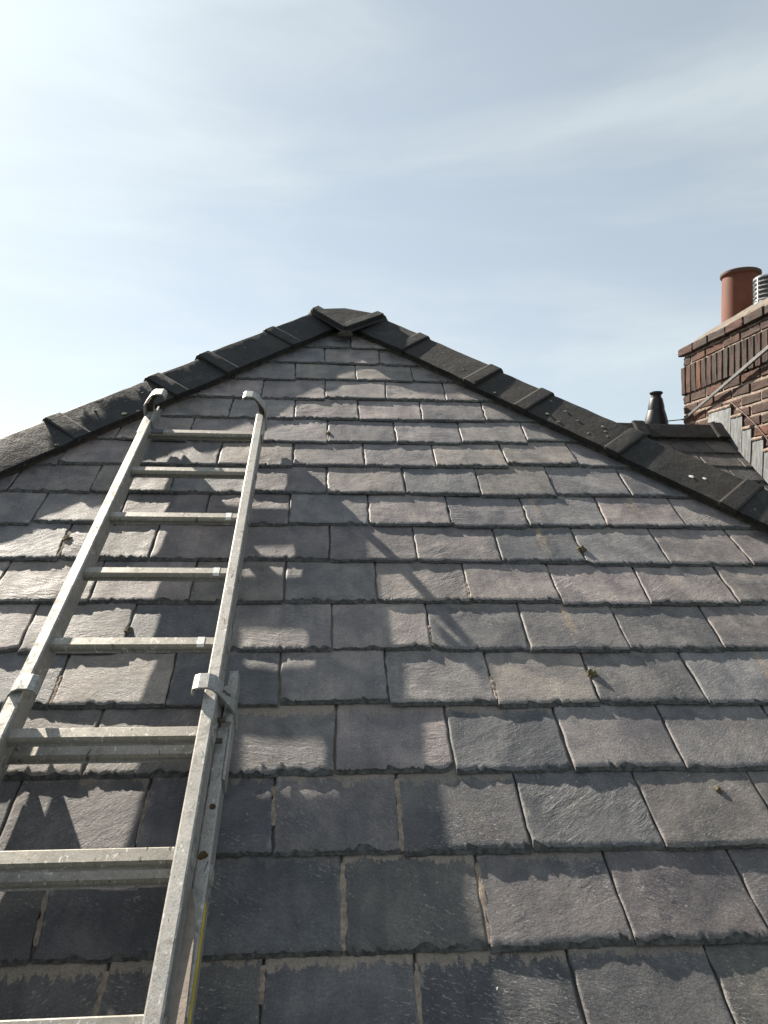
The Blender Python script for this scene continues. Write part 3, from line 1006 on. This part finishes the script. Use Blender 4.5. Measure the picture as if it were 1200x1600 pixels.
clump('moss_clump', RP(.788, 1.757, .0), .014, M['moss'], 'round yellowish moss clump in a slate joint on the right, nearer the hip tiles', 'moss', 'moss clumps in the slate joints', 0.8, 1)
clump('moss_clump', RP(.667, 1.245, .0), .013, M['moss'], 'brown moss clump in the joint beside the cracked slate, lower right', 'moss', 'moss clumps in the slate joints', 0.8, 5)
clump('moss_clump', RP(.845, .912, -.002), .009, M['moss'], 'small yellow-green moss tuft lying on the face of a slate at lower right', 'moss', 'moss clumps in the slate joints', 0.9, 9)
clump('moss_clump', RP(.013, 2.467, .0), .010, M['moss'], 'tiny brown moss clump in the joint right of the ladder top', 'moss', 'moss clumps in the slate joints', 0.8, 12)
clump('moss_clump', RP(-.489, 1.40, -.002), .012, M['moss'], 'mossy debris in a joint seen between the ladder rungs', 'moss', 'moss clumps in the slate joints', 0.7, 15)
clump('moss_clump', RP(-.749, 1.79, -.002), .013, M['moss'], 'crumbly brown moss in the joint left of the ladder', 'moss', 'moss clumps in the slate joints', 0.6, 18)
d1R = hR.cross(NF); d1R = (d1R if d1R.z < 0 else -d1R).normalized()
d1L = hL.cross(NF); d1L = (d1L if d1L.z < 0 else -d1L).normalized()
rl = random.Random(3)
for i, (x, w_, r_, left) in enumerate([(.80, .12, .008, 0), (.96, .10, .009, 0), (1.0, .115, .008, 0), (1.03, .06, .007, 0), (1.09, .03, .010, 0), (1.105, .05, .009, 0),
                                       (1.12, .07, .009, 0), (1.08, .10, .006, 0), (.66, .07, .008, 0), (.69, .05, .007, 0), (.985, .04, .006, 0), (.93, .02, .006, 0),
                                       (-.83, .11, .010, 1), (-1.01, .12, .010, 1), (-.80, .125, .007, 1), (-.74, .04, .006, 1), (-.87, .03, .005, 1)]):
    p = on_hip(x, bool(left)) + (d1L if left else d1R) * w_ + NF * (0.0590 - 0.160 * w_ if left else 0.0635 - 0.183 * w_)
    clump('lichen', p, r_ * rl.uniform(.6, 1.0), M['moss_pale'], None, None, None, 0.3, 30 + i, roof)
for x, w_, r_ in ((1.335, .075, .0085), (1.358, .055, .0065)):
    p = on_hip(x, False) + d1R * w_ + NF * (0.0635 - 0.183 * w_)
    clump('white_dropping', p, r_, M['white'], None, None, None, 0.05, int(x * 100), roof)
clump('white_dropping', RP(.295, .548, -.0035), .007, M['white'], None, None, None, 0.3, 71, roof)
clump('white_dropping', RP(.30, .535, -.003), .003, M['white'], None, None, None, 0.3, 72, roof)

# ------------------------------------------------------------------ ladder
H0, TAU, S0 = 0.090, 0.039, 2.45            # height of the upper section's face above the slates


def LP(x, s, h=0.0):
    """ladder space: x along the rungs, s up the stiles, h from the upper face of the upper section"""
    return RP(x + 0.005 * (2.43 - s), s, H0 + TAU * (S0 - s) + h)


l_up = (LP(0, 2.0) - LP(0, 1.0)).normalized()
l_x = Vector((1, 0, 0))
l_n = l_x.cross(l_up).normalized()
if l_n.z < 0: l_n = -l_n
ladder = thing('extension_ladder', LP(-.43, -0.2, -0.1), 'weathered two section aluminium extension ladder lying up the slate roof', 'ladder')
XL, XR, TW, DP = -0.638, -0.222, 0.027, 0.064
STOP, SBOT = 2.44, -0.15


def stile(xa, xb, s0, s1, h_top, depth, name='stile'):
    mb = MB(); b = 0.003
    prof = [(xa + b, 0), (xb - b, 0), (xb, -b), (xb, -depth + b), (xb - b, -depth), (xa + b, -depth), (xa, -depth + b), (xa, -b)]
    rings = []
    for s in np.linspace(s0, s1, 9):
        rings.append([LP(x, s, h_top + h) for x, h in prof])
    mb.loft(rings)
    return mb.make(name, M['alu'], ladder)


def rung(x0, x1, s, h, ends=True):
    mb = MB()
    hw = 0.0152
    prof = [(-.92, .55), (-.72, .97), (.72, .97), (.92, .80), (1.0, .55), (1.0, .20), (.80, .12), (.98, .04), (.78, -.05), (.96, -.14), (.76, -.24), (.93, -.34), (.72, -.44),
            (.86, -.56), (.60, -.92), (-.60, -.92), (-.86, -.56), (-.72, -.44), (-.93, -.34), (-.76, -.24), (-.96, -.14), (-.78, -.05), (-.98, .04), (-.80, .12), (-1.0, .20)]
    rings = []
    for x in np.linspace(x0, x1, 7):
        c = LP(x, s, h)
        rings.append([c + l_up * (a * hw) + l_n * (b_ * hw) for a, b_ in prof])
    mb.loft(rings)
    return mb.make('rung', M['alu_rung'], ladder)


stile(XL, XL + TW, SBOT, STOP, 0, DP)
stile(XR - TW, XR, SBOT, STOP, 0, DP)
RS = [2.315, 2.043, 1.772, 1.506, 1.239, 0.976, 0.714, 0.458, 0.198, -0.060]
for i, s in enumerate(RS):
    rung(XL + TW - 0.004, XR - TW + 0.004, s, -0.030)
# the wider base section underneath
BH = -DP - 0.004
BXL, BXR = XL - 0.024, XR + 0.024
stile(BXL, BXL + 0.025, SBOT, 1.03, BH, DP - 0.004)
stile(BXR - 0.025, BXR, SBOT, 1.03, BH, DP - 0.004)
for i in range(5):
    rung(BXL + 0.021, BXR - 0.021, 0.987 - 0.2655 * i, BH - 0.030)


def washer(x, s, h, side):
    """pressed collar of a rung end on the stile's outer face"""
    mb = MB()
    c = LP(x, s, h)
    prof = [(0.019, 0.0), (0.019, 0.002), (0.015, 0.004), (0.011, 0.002), (0.002, 0.0015)]
    rings = [[c + l_x * side * d_ + (l_up * math.cos(6.2832 * k / 20) + l_n * math.sin(6.2832 * k / 20)) * r_ for k in range(20)] for r_, d_ in prof]
    mb.loft(rings)
    return mb.make('rung_flange', M['alu'], ladder, smooth=True)


for s in RS[:9]:
    washer(XR, s, -0.030, 1)
    washer(XL, s, -0.030, -1)
for i in range(5):
    washer(BXR, 0.987 - 0.2655 * i, BH - 0.030, 1)

# hooked guide brackets: plate on the outer side, arched over the stile, lip turned down
def bracket(side, x_plate, s, h_plate, path, width, mat, name='guide_bracket'):
    mb = MB()
    pts = [LP(x_plate + side * a, s, h_plate + b_) for a, b_ in path]
    mb.strip(pts, 0.0050 * side, l_up * width, None)
    return mb.make(name, mat, ladder, bevel=0.0012)


arch = [(0.004, -0.060), (0.004, -0.02), (0.004, 0.016), (0.001, 0.030), (-0.022, 0.062), (-0.030, 0.070), (-0.038, 0.073), (-0.062, 0.074), (-0.067, 0.070), (-0.069, 0.058)]
top_arch = arch
bracket(1, XR, STOP + 0.004, 0, top_arch, 0.050, M['alu_cast'])
bracket(-1, XL, STOP + 0.004, 0, top_arch, 0.050, M['alu_cast'])
mid_arch = [(0.004, -0.055), (0.004, -0.01), (0.003, 0.006), (-0.004, 0.024), (-0.016, 0.046), (-0.026, 0.064), (-0.034, 0.074), (-0.044, 0.079), (-0.062, 0.079), (-0.070, 0.076), (-0.073, 0.066), (-0.073, 0.060)]
for side, x in ((1, XR), (-1, XL)):        # cast body that fills the inside of the hook
    poly = [(0.003, -0.024), (0.003, 0.018), (-0.020, 0.055), (-0.031, 0.066), (-0.046, 0.069), (-0.044, 0.056), (-0.030, 0.046), (-0.021, 0.026), (-0.018, -0.004), (-0.024, -0.024)]
    mb = MB()
    mb.prism([LP(x + side * a_, STOP + 0.012, b_) for a_, b_ in poly], [LP(x + side * a_, STOP + 0.040, b_) for a_, b_ in poly])
    mb.make('hook_body', M['dark_steel'], ladder, bevel=0.002)
bracket(1, BXR, 1.085, BH, mid_arch, 0.042, M['alu_cast'])
bracket(-1, BXL, 1.085, BH, mid_arch, 0.042, M['alu_cast'])
# long side plates carrying the brackets, bolts, stile plugs
for side, x, s0, s1, hh, dd in ((1, BXR, 0.90, 1.185, BH, 0.042), (-1, BXL, 0.90, 1.185, BH, 0.042), (1, XR, 2.28, STOP + 0.045, -0.006, 0.038), (-1, XL, 2.28, STOP + 0.045, -0.006, 0.038)):
    mb = MB()
    a_, b_ = LP(x + side * 0.0030, s0, hh - dd / 2), LP(x + side * 0.0030, s1, hh - dd / 2)
    mb.box((a_ + b_) / 2, l_x * 0.0026, (b_ - a_) / 2, l_n * dd / 2)
    mb.make('bracket_plate', M['alu'], ladder, bevel=0.001)
# flat tongue of the base section's side plate seen beside the bracket
for side, x in ((1, BXR), (-1, BXL)):
    mb = MB()
    c = LP(x - side * 0.006, 1.115, BH + 0.002)
    mb.box(c, l_x * 0.0095, l_up * 0.075, l_n * 0.003)
    mb.make('bracket_tongue', M['alu'], ladder, bevel=0.001)
for side, x in ((1, XR), (-1, XL)):
    mb = MB()
    cx = x - side * TW / 2
    mb.box(LP(cx, STOP + 0.004, -DP / 2), l_x * (TW / 2 - 0.002), l_up * 0.004, l_n * (DP / 2 - 0.003))
    mb.make('end_plug', M['dark_steel'], ladder)
    for dx_, dh in ((-0.004, -0.008), (0.004, -0.024)):
        mb = MB(); mb.tube([LP(cx + dx_ - 0.009, STOP + 0.013, dh), LP(cx + dx_ + 0.009, STOP + 0.013, dh)], 0.0045, 10)
        mb.make('bolt', M['steel'], ladder, smooth=True)
    if side < 0:                           # loose side plate standing inside the left stile's end
        mb = MB(); a_, b_ = LP(x + TW + 0.0035, 2.36, -0.03), LP(x + TW + 0.0035, STOP + 0.05, -0.03)
        mb.box((a_ + b_) / 2, l_x * 0.0028, (b_ - a_) / 2, l_n * 0.028)
        mb.make('bracket_plate', M['alu_cast'], ladder, bevel=0.001)
for side, x in ((1, BXR), (-1, BXL)):
    for s_ in (0.985, 1.04):
        mb = MB(); mb.tube([LP(x - side * 0.032, s_, BH + 0.012), LP(x - side * 0.008, s_, BH + 0.012)], 0.0055, 10)
        mb.make('bolt', M['dark_steel'], ladder, smooth=True)
# holes (black discs for the shade inside) and rust marks
for x, s, h in ((XL + TW, 1.505, -.03), (XL + TW, 2.10, -.045)):
    mb = MB(); c = LP(x, s, h)
    mb.loft([[c + l_x * (0.0006 + 0.0004 * q) + (l_up * math.cos(6.2832 * k / 14) + l_n * math.sin(6.2832 * k / 14)) * 0.0048 for k in range(14)] for q in (0, 1)])
    mb.make('bolt_hole_shade_disc', M['hole_black'], ladder)
for s, dx_, r_ in ((0.742, -.014, .0085), (0.84, -.010, .006)):
    mb = MB(); c = LP(BXR + dx_, s, BH)
    mb.loft([[c + l_n * (0.0004 + 0.0005 * q) + (l_up * math.cos(6.2832 * k / 16) + l_x * math.sin(6.2832 * k / 16)) * r_ * (1 + .5 * nz(k * .6, s * 50)) for k in range(16)] for q in (0, 1)])
    mb.make('rust_spot', M['rust'], ladder)


# tape labels on the rungs
def rung_tape(xc, s, w, mat):
    mb = MB(); hw = 0.0158
    prof = [(-.96, .58), (-.74, 1.0), (.73, 1.0), (.94, .82)]
    rings = []
    inner = [(a * 0.97, b_ * 0.95) for a, b_ in prof[::-1]]
    for x in (xc - w / 2, xc + w / 2):
        c = LP(x, s, -0.030)
        rings.append([c + l_up * (a * hw) + l_n * (b_ * hw) for a, b_ in prof + inner])
    mb.loft(rings)
    return mb.make('tape_label', mat, ladder)


tag(rung_tape(XL + TW + 0.030, RS[0], 0.042, M['tape_dark']), 'dark tape round the left end of the top rung')
for i in (2, 3, 4):
    tag(rung_tape(XR - TW - 0.024 - 0.002 * i, RS[i], 0.016, M['tape_white']), 'scuffed white tape at the right end of a rung')
# yellow strip on the outer face of the right base stile
mb = MB()
a_, b_ = LP(BXR + 0.0012, 0.10, BH - 0.012), LP(BXR + 0.0012, 0.66, BH - 0.012)
mb.box((a_ + b_) / 2, l_x * 0.0008, (b_ - a_) / 2, l_n * 0.008)
mb.make('yellow_strip', M['yellow'], ladder)
# beige webbing that ties the two sections together
mb = MB()
path = [LP(XR + 0.006, 0.66, -0.030), LP(XR + 0.012, 0.62, -0.020), LP(XR + 0.017, 0.56, -0.012), LP(XR + 0.019, 0.48, -0.008), LP(XR + 0.020, 0.36, -0.006), LP(XR + 0.020, 0.2, -0.006)]
wd = [0.004, 0.014, 0.020, 0.023, 0.024, 0.024]
rings = []
for p, w_ in zip(path, wd):
    sx_ = (l_x * 0.9 + l_n * 0.35).normalized()
    nn = sx_.cross(l_up).normalized()
    rings.append([p + sx_ * w_ / 2 + nn * .001, p - sx_ * w_ / 2 + nn * .001, p - sx_ * w_ / 2 - nn * .001, p + sx_ * w_ / 2 - nn * .001])
mb.loft(rings)
mb.make('webbing_strap', M['webbing'], ladder)

# ------------------------------------------------------------------ the wing roof behind on the right
XW = 2.775
wing = thing('wing_roof', WP(1.7, 2.6, 0), 'dark slated cross wing roof with level ridge running into the brick chimney', 'roof')
SR = 4.40
ridgeW = WP(0, SR, -0.03)
dk = MB()
f0, f1 = WP(0.45, 1.25, -0.03), WP(XW + 0.7, 1.25, -0.03)
r0, r1 = WP(0.45, SR, -0.03), WP(XW + 0.7, SR, -0.03)
b0 = Vector((r0.x, 2 * r0.y - f0.y, f0.z)); b1 = Vector((r1.x, b0.y, f0.z))
dk.prism([f0, r0, b0], [f1, r1, b1])
dk.make('roof_deck', M['deck'], wing)
for r, st in enumerate((1.42, 1.60, 1.78, 1.96, 2.14, 2.32, 2.50, 2.68, 2.86, 3.04, 3.22, 3.40, 3.58, 3.76, 3.937, 4.118, 4.30)):
    x = 0.95 - 0.514 + (0.128 if r % 2 else 0.0)
    x += -0.035
    while x < XW - 0.02:
        xb = min(x + 0.257, XW - 0.004)
        if xb - x > 0.03:
            make_slate(r, x, xb, random.uniform(-.003, .003), random.uniform(-.003, .003), st + random.uniform(-.004, .004), 5000 + r * 60 + int(x * 40), wing,
                       WP, M['slate_wing'], lambda s: -9, lambda s: 99, min(0.41, SR - st + 0.03), 'slate', False)
        x += 0.257
    for side in (1,):
        pass
ub = Vector((0, -CS, SN)); nbk = Vector((0, SN, CS))
sb = MB()
for r in range(11):
    for i in range(9):
        c = Vector((1.1 + i * 0.257 + (0.128 if r % 2 else 0), ridgeW.y, ridgeW.z)) - ub * (0.185 + 0.18 * r) + nbk * 0.02
        sb.box(c, (0.126, 0, 0), (ub - nbk * 0.058).normalized() * 0.12, (nbk + ub * 0.058).normalized() * 0.004)
so = sb.make('rear_slate', M['slate_wing'], wing); so['kind'] = 'stuff'; so['streak'] = -9.0; so['silt'] = 0.0; so['tone'] = 1.0
for xa, xb in ((0.75, 1.20), (1.20, 1.65), (1.65, 2.20), (2.20, 2.78)):
    y_, z_ = WP(0, SR, 0).y, WP(0, SR, 0).z
    hip_tile(Vector((xa, y_, z_)), Vector((xb - (0.02 if xb > 2.7 else 0), y_, z_)), Vector((-1, 0, 0)), NF, nbk, M['tile_brown'], parent=wing, seed=120 + int(xa * 10), name='ridge_tile',
             w=0.115, hr=0.052, he=0.030, collar=0.085, rise=0.014)
mb = MB(); rings = []
for i in range(31):
    x = 1.3 + (XW - 1.3) * i / 30
    w_ = 0.112 + 0.006 * nz(x * 30, 1)
    rings.append([WP(x, SR - w_, -.012), WP(x, SR - w_ + .004, .018), WP(x, SR - .05, .022), WP(x, SR - .05, -.012)])
mb.loft(rings); mb.make('bedding_mortar', M['bedding'], wing, smooth=True)

# ------------------------------------------------------------------ black vent behind the wing's ridge
vc = Vector((2.61, 5.6, CZ))
vent = thing('roof_vent', vc + Vector((0, 0, 0.3)), 'black plastic cowl vent standing up behind the wing roof ridge', 'vent')
mb = MB()
mb.lathe(vc, [(0.055, 0.25), (0.055, 0.86), (0.088, 0.862), (0.092, 0.885), (0.088, 0.915), (0.080, 0.95), (0.070, 0.985), (0.066, 0.998), (0.062, 1.0)])
mb.make('vent_base', M['black_plastic'], vent, smooth=True)
mb = MB()
mb.lathe(vc, [(0.058, 0.995), (0.064, 1.0), (0.062, 1.03), (0.050, 1.085), (0.046, 1.095), (0.040, 1.10), (0.038, 1.118), (0.034, 1.121)])
mb.make('vent_cone', M['black_plastic'], vent, smooth=True)
mb = MB()
mb.lathe(vc, [(0.03, 1.119), (0.044, 1.126), (0.050, 1.133), (0.051, 1.140), (0.046, 1.146), (0.02, 1.150)])
mb.make('vent_cap', M['black_plastic'], vent, smooth=True)

# ------------------------------------------------------------------ chimney stack
chim = thing('chimney_stack', (XW + 0.33, 4.7, CZ + 0.2), 'red brick chimney stack with soldier course and stepped lead flashing at right', 'chimney')
YF, YN = 5.482, 3.60                        # far and near ends
XD = 0.57                                   # thickness of the stack
core = MB()
core.box((XW + XD / 2 + 0.003, (YF + YN) / 2, CZ + 0.28), (XD / 2 - 0.004, 0, 0), (0, (YF - YN) / 2 - 0.005, 0), (0, 0, 1.155))
core.make('mortar_bed', M['mortar'], chim)


def brick_meshes(dx, dy, dz_, n):
    out = []
    for q in range(n):
        rb = random.Random(int(dx * 7000 + dy * 5000 + dz_ * 3000) + q)
        bm = bmesh.new()
        bmesh.ops.create_cube(bm, size=1.0)
        for v in bm.verts:
            v.co = Vector((v.co.x * dx, v.co.y * dy, v.co.z * dz_)) + Vector((rb.uniform(-1, 1), rb.uniform(-1, 1), rb.uniform(-1, 1))) * 0.0022
        bmesh.ops.subdivide_edges(bm, edges=bm.edges[:], cuts=2, use_grid_fill=True)
        for v in bm.verts:
            v.co += Vector((nz(v.co.x * 30 + q * 9, v.co.y * 30, v.co.z * 30), nz(v.co.x * 30, v.co.y * 30 + q * 9, v.co.z * 30), nz(v.co.x * 30, v.co.y * 30, v.co.z * 30 + q * 9))) * 0.0048
        bmesh.ops.bevel(bm, geom=[e for e in bm.edges if e.calc_face_angle(0) > 0.7], offset=0.0065, segments=1, affect='EDGES')
        me = bpy.data.meshes.new('brick')
        bm.to_mesh(me); bm.free()
        me.materials.append(M['brick'])
        out.append(me)
    return out


BST = brick_meshes(0.1025, 0.215, 0.064, 4)        # stretcher on the long face
BHD = brick_meshes(0.1025, 0.1025, 0.064, 3)       # header / half
BSO = brick_meshes(0.1025, 0.066, 0.215, 4)        # soldier
BFR = brick_meshes(0.215, 0.1025, 0.064, 3)        # stretcher on the short end
rbk_ = random.Random(11)


def brick(me, p, soot, name='brick'):
    o = bpy.data.objects.new(name, me)
    link(o, chim, p)
    o.rotation_euler = (rbk_.uniform(-.02, .02), rbk_.uniform(-.018, .018), rbk_.uniform(-.018, .018))
    o['soot'] = soot
    return o


def course_bricks(zc, proud=0.0, half=False, soot=(0.0, 0.5), y_from=None):
    y = YF + proud
    first = True
    while y > YN - 0.02:
        if first and half:
            L_, ms = 0.1025, BHD
        else:
            L_, ms = 0.215, BST
        brick(rbk_.choice(ms), (XW - proud + 0.1025 / 2, y - L_ / 2, CZ + zc), rbk_.uniform(*soot) if rbk_.random() < 0.75 else rbk_.uniform(0, .2))
        y -= L_ + 0.0105
        first = False
    x = XW + 0.1025 + 0.012 - proud                         # short ends near and far
    while x < XW + XD - 0.1:
        brick(rbk_.choice(BFR), (x + 0.1075, YN - proud + 0.055, CZ + zc), rbk_.uniform(*soot))
        brick(rbk_.choice(BFR), (x + 0.1075, YF + proud - 0.055, CZ + zc), rbk_.uniform(*soot))
        x += 0.225


# top down: oversailing course, plain course, soldiers, then the shaft
TOPZ = 1.466
course_bricks(TOPZ - 0.033, 0.030, False, (0.75, 1.0))
course_bricks(TOPZ - 0.108, 0.0, True, (0.4, 0.9))
y = YF + 0.012
while y > YN:
    brick(rbk_.choice(BSO), (XW - 0.014 + 0.1025 / 2, y - 0.033, CZ + TOPZ - 0.150 - 0.1085), rbk_.choice((0.25, 0.5, 0.7, 0.9, 1.0)))
    y -= 0.0755
for yy, sg in ((YN - 0.01, -1), (YF + 0.01, 1)):
    x = XW + 0.10
    while x < XW + XD - 0.03:
        o = brick(rbk_.choice(BSO), (x + 0.033, yy - sg * 0.05, CZ + TOPZ - 0.150 - 0.1085), rbk_.uniform(.2, .9))
        o.rotation_euler = (0, 0, math.pi / 2)
        x += 0.0755
zc = TOPZ - 0.150 - 0.2225 - 0.033
r = 0
while zc > -0.42:
    course_bricks(zc, 0.0, r % 2 == 0, (0.15, 0.8))
    zc -= 0.0755
    r += 1
# flaunching: a worn cement mound that holds the pots
mb = MB(); n_a, n_r = 40, 7
cx, cy = XW + XD / 2, 4.62
hxx, hyy = XD / 2 - 0.005, 0.86
vv, ff = [], []
for j in range(n_r):
    f_ = j / (n_r - 1)
    for i in range(n_a):
        a = 2 * math.pi * i / n_a
        ca, sa = math.cos(a), math.sin(a)
        sq = 1 / max(abs(ca), abs(sa)) if j == 0 else 1 / (max(abs(ca), abs(sa)) * (1 - 0.35 * f_) + 0.35 * f_)
        px = cx + hxx * ca * sq * (1 - 0.72 * f_)
        py = cy + hyy * sa * sq * (1 - 0.55 * f_)
        vv.append(Vector((px, py, CZ + TOPZ - 0.004 + 0.175 * f_ ** 0.7 + 0.008 * nz(px * 12, py * 12))))
for j in range(n_r - 1):
    for i in range(n_a):
        ff.append([j * n_a + i, j * n_a + (i + 1) % n_a, (j + 1) * n_a + (i + 1) % n_a, (j + 1) * n_a + i])
ff.append([(n_r - 1) * n_a + i for i in range(n_a)])
ff.append([i for i in range(n_a)][::-1])
mesh('flaunching', vv, ff, M['flaunching'], chim, smooth=True)
# pot
PC = Vector((3.035, 5.13, CZ + 1.575))
mb = MB()
mb.lathe((PC.x, PC.y, PC.z), [(0.130, 0.0), (0.131, 0.10), (0.127, 0.30), (0.126, 0.335), (0.137, 0.342), (0.141, 0.352), (0.140, 0.366), (0.132, 0.372), (0.112, 0.370), (0.108, 0.34), (0.108, 0.05)], 48)
po = mb.make('chimney_pot', M['pot'], chim, smooth=True)
tag(po, 'tall round terracotta pot with a dark rim')
# louvred metal cowl
KC = Vector((2.985, 4.70, CZ + 1.56))
mb = MB(); mb.lathe(KC, [(0.092, 0.0), (0.098, 0.01), (0.098, 0.03), (0.075, 0.032), (0.07, 0.20)], 36)
mb.make('cowl_base', M['galv'], chim, smooth=True)
for i in range(5):
    mb = MB()
    z0 = 0.034 + i * 0.030
    mb.lathe(KC, [(0.078, z0 + 0.022), (0.082, z0 + 0.024), (0.100, z0 + 0.004), (0.098, z0), (0.090, z0 + 0.003)], 36)
    mb.make('cowl_louvre', M['galv'], chim, smooth=True)
mb = MB(); mb.lathe(KC, [(0.085, 0.184), (0.100, 0.186), (0.101, 0.196), (0.09, 0.204), (0.03, 0.214)], 36)
mb.make('cowl_lid', M['galv'], chim, smooth=True)
for k in range(8):
    a = 2 * math.pi * k / 8 + 0.2
    mb = MB(); c = KC + Vector((0.099 * math.cos(a), 0.099 * math.sin(a), 0.11))
    mb.box(c, Vector((-math.sin(a), math.cos(a), 0)) * 0.004, Vector((math.cos(a), math.sin(a), 0)) * 0.002, (0, 0, 0.085))
    mb.make('cowl_strut', M['galv'], chim)


def wing_z(y): return WP(0, 0, 0).z - CZ + (y - WP(0, 0, 0).y) * SN / CS


# stepped lead flashing and its mortar fillets
steps = [(5.085, 4.80, 0.897), (4.795, 4.665, 0.815), (4.660, 4.562, 0.716), (4.545, 4.43, 0.630), (4.42, 4.31, 0.545), (4.30, 4.20, 0.47), (4.19, 4.09, 0.39), (4.08, 3.98, 0.31)]
for i, (ya, yb, zt) in enumerate(steps):
    vs = []; nn = 6
    x_in, x_out = XW - 0.004, XW - 0.013
    for f_ in [q / nn for q in range(nn + 1)]:
        yq = ya + (yb - ya) * f_
        zl = max(wing_z(yq) + 0.012, 0) if yq < 4.98 else wing_z(4.98) + 0.05
        if i == 0: zl = max(zl, zt - 0.30)
        bul = 0.004 * math.sin(f_ * math.pi) + 0.004 * nz(yq * 30, i)
        for x, z in ((x_in, zl - 0.01), (x_out - bul - 0.006, zl), (x_out - bul, (zl + zt) / 2), (x_out + 0.003, zt), (x_in, zt)):
            vs.append(Vector((x, yq, CZ + z)))
    fs = []
    for q in range(nn):
        for e_ in range(5):
            e2 = (e_ + 1) % 5
            fs.append([q * 5 + e_, q * 5 + e2, (q + 1) * 5 + e2, (q + 1) * 5 + e_])
    fs.append([0, 1, 2, 3, 4]); fs.append([nn * 5 + q for q in (4, 3, 2, 1, 0)])
    mesh('lead_flashing', vs, fs, M['lead'], chim)
    mb = MB()
    rings = []
    for q in range(8):
        yq = ya + (yb - ya) * q / 7
        rr_ = 0.012 + 0.005 * nz(yq * 40, 3)
        c = Vector((XW - 0.008, yq, CZ + zt + 0.006 + 0.004 * nz(yq * 50, 7)))
        rings.append([c + Vector((-rr_ * math.cos(a), 0, rr_ * math.sin(a))) for a in np.linspace(-0.9, 2.0, 6)] + [c + Vector((0.02, 0, 0.01)), c + Vector((0.02, 0, -0.01))])
    mb.loft(rings)
    mb.make('mortar_fillet', M['mortar'], chim, smooth=True)

# strap and cable on the stack
mb = MB()
P0, P1, P2, P3 = Vector((2.66, 5.72, CZ + 0.925)), Vector((XW - 0.022, 5.43, CZ + 0.905)), Vector((XW - 0.05, 4.38, CZ + 1.158)), Vector((XW - 0.06, 3.75, CZ + 1.31))
rings = []
for p, hw, tw in ((P0, 0.004, 0.003), (P0 + (P1 - P0) * .9, 0.004, 0.003), (P1, 0.008, 0.004), (P1 + (P2 - P1) * .08, 0.0115, 0.006), (P2, 0.0145, 0.007), (P3, 0.015, 0.007)):
    rings.append([p + Vector((sx_ * tw, 0, sz_ * hw)) for sx_, sz_ in ((-1, -.7), (-1, .7), (-.5, 1), (.5, 1), (1, .7), (1, -.7), (.5, -1), (-.5, -1))])
mb.loft(rings)
so = mb.make('metal_strap', M['strap'], None)
tag(so, 'grey metal strap slanting across the chimney bricks and tapering to a wire', 'strap')
mb = MB()
mb.tube([(XW - 0.008, 4.80, CZ + 0.925), (XW - 0.010, 4.66, CZ + 0.835), (XW - 0.010, 4.53, CZ + 0.745), (XW - 0.010, 4.42, CZ + 0.65), (XW - 0.010, 4.30, CZ + 0.53)], 0.0032, 8)
tag(mb.make('thin_cable', M['cable'], None, smooth=True), 'thin brown cable looping down the bricks above the lead flashing', 'cable')
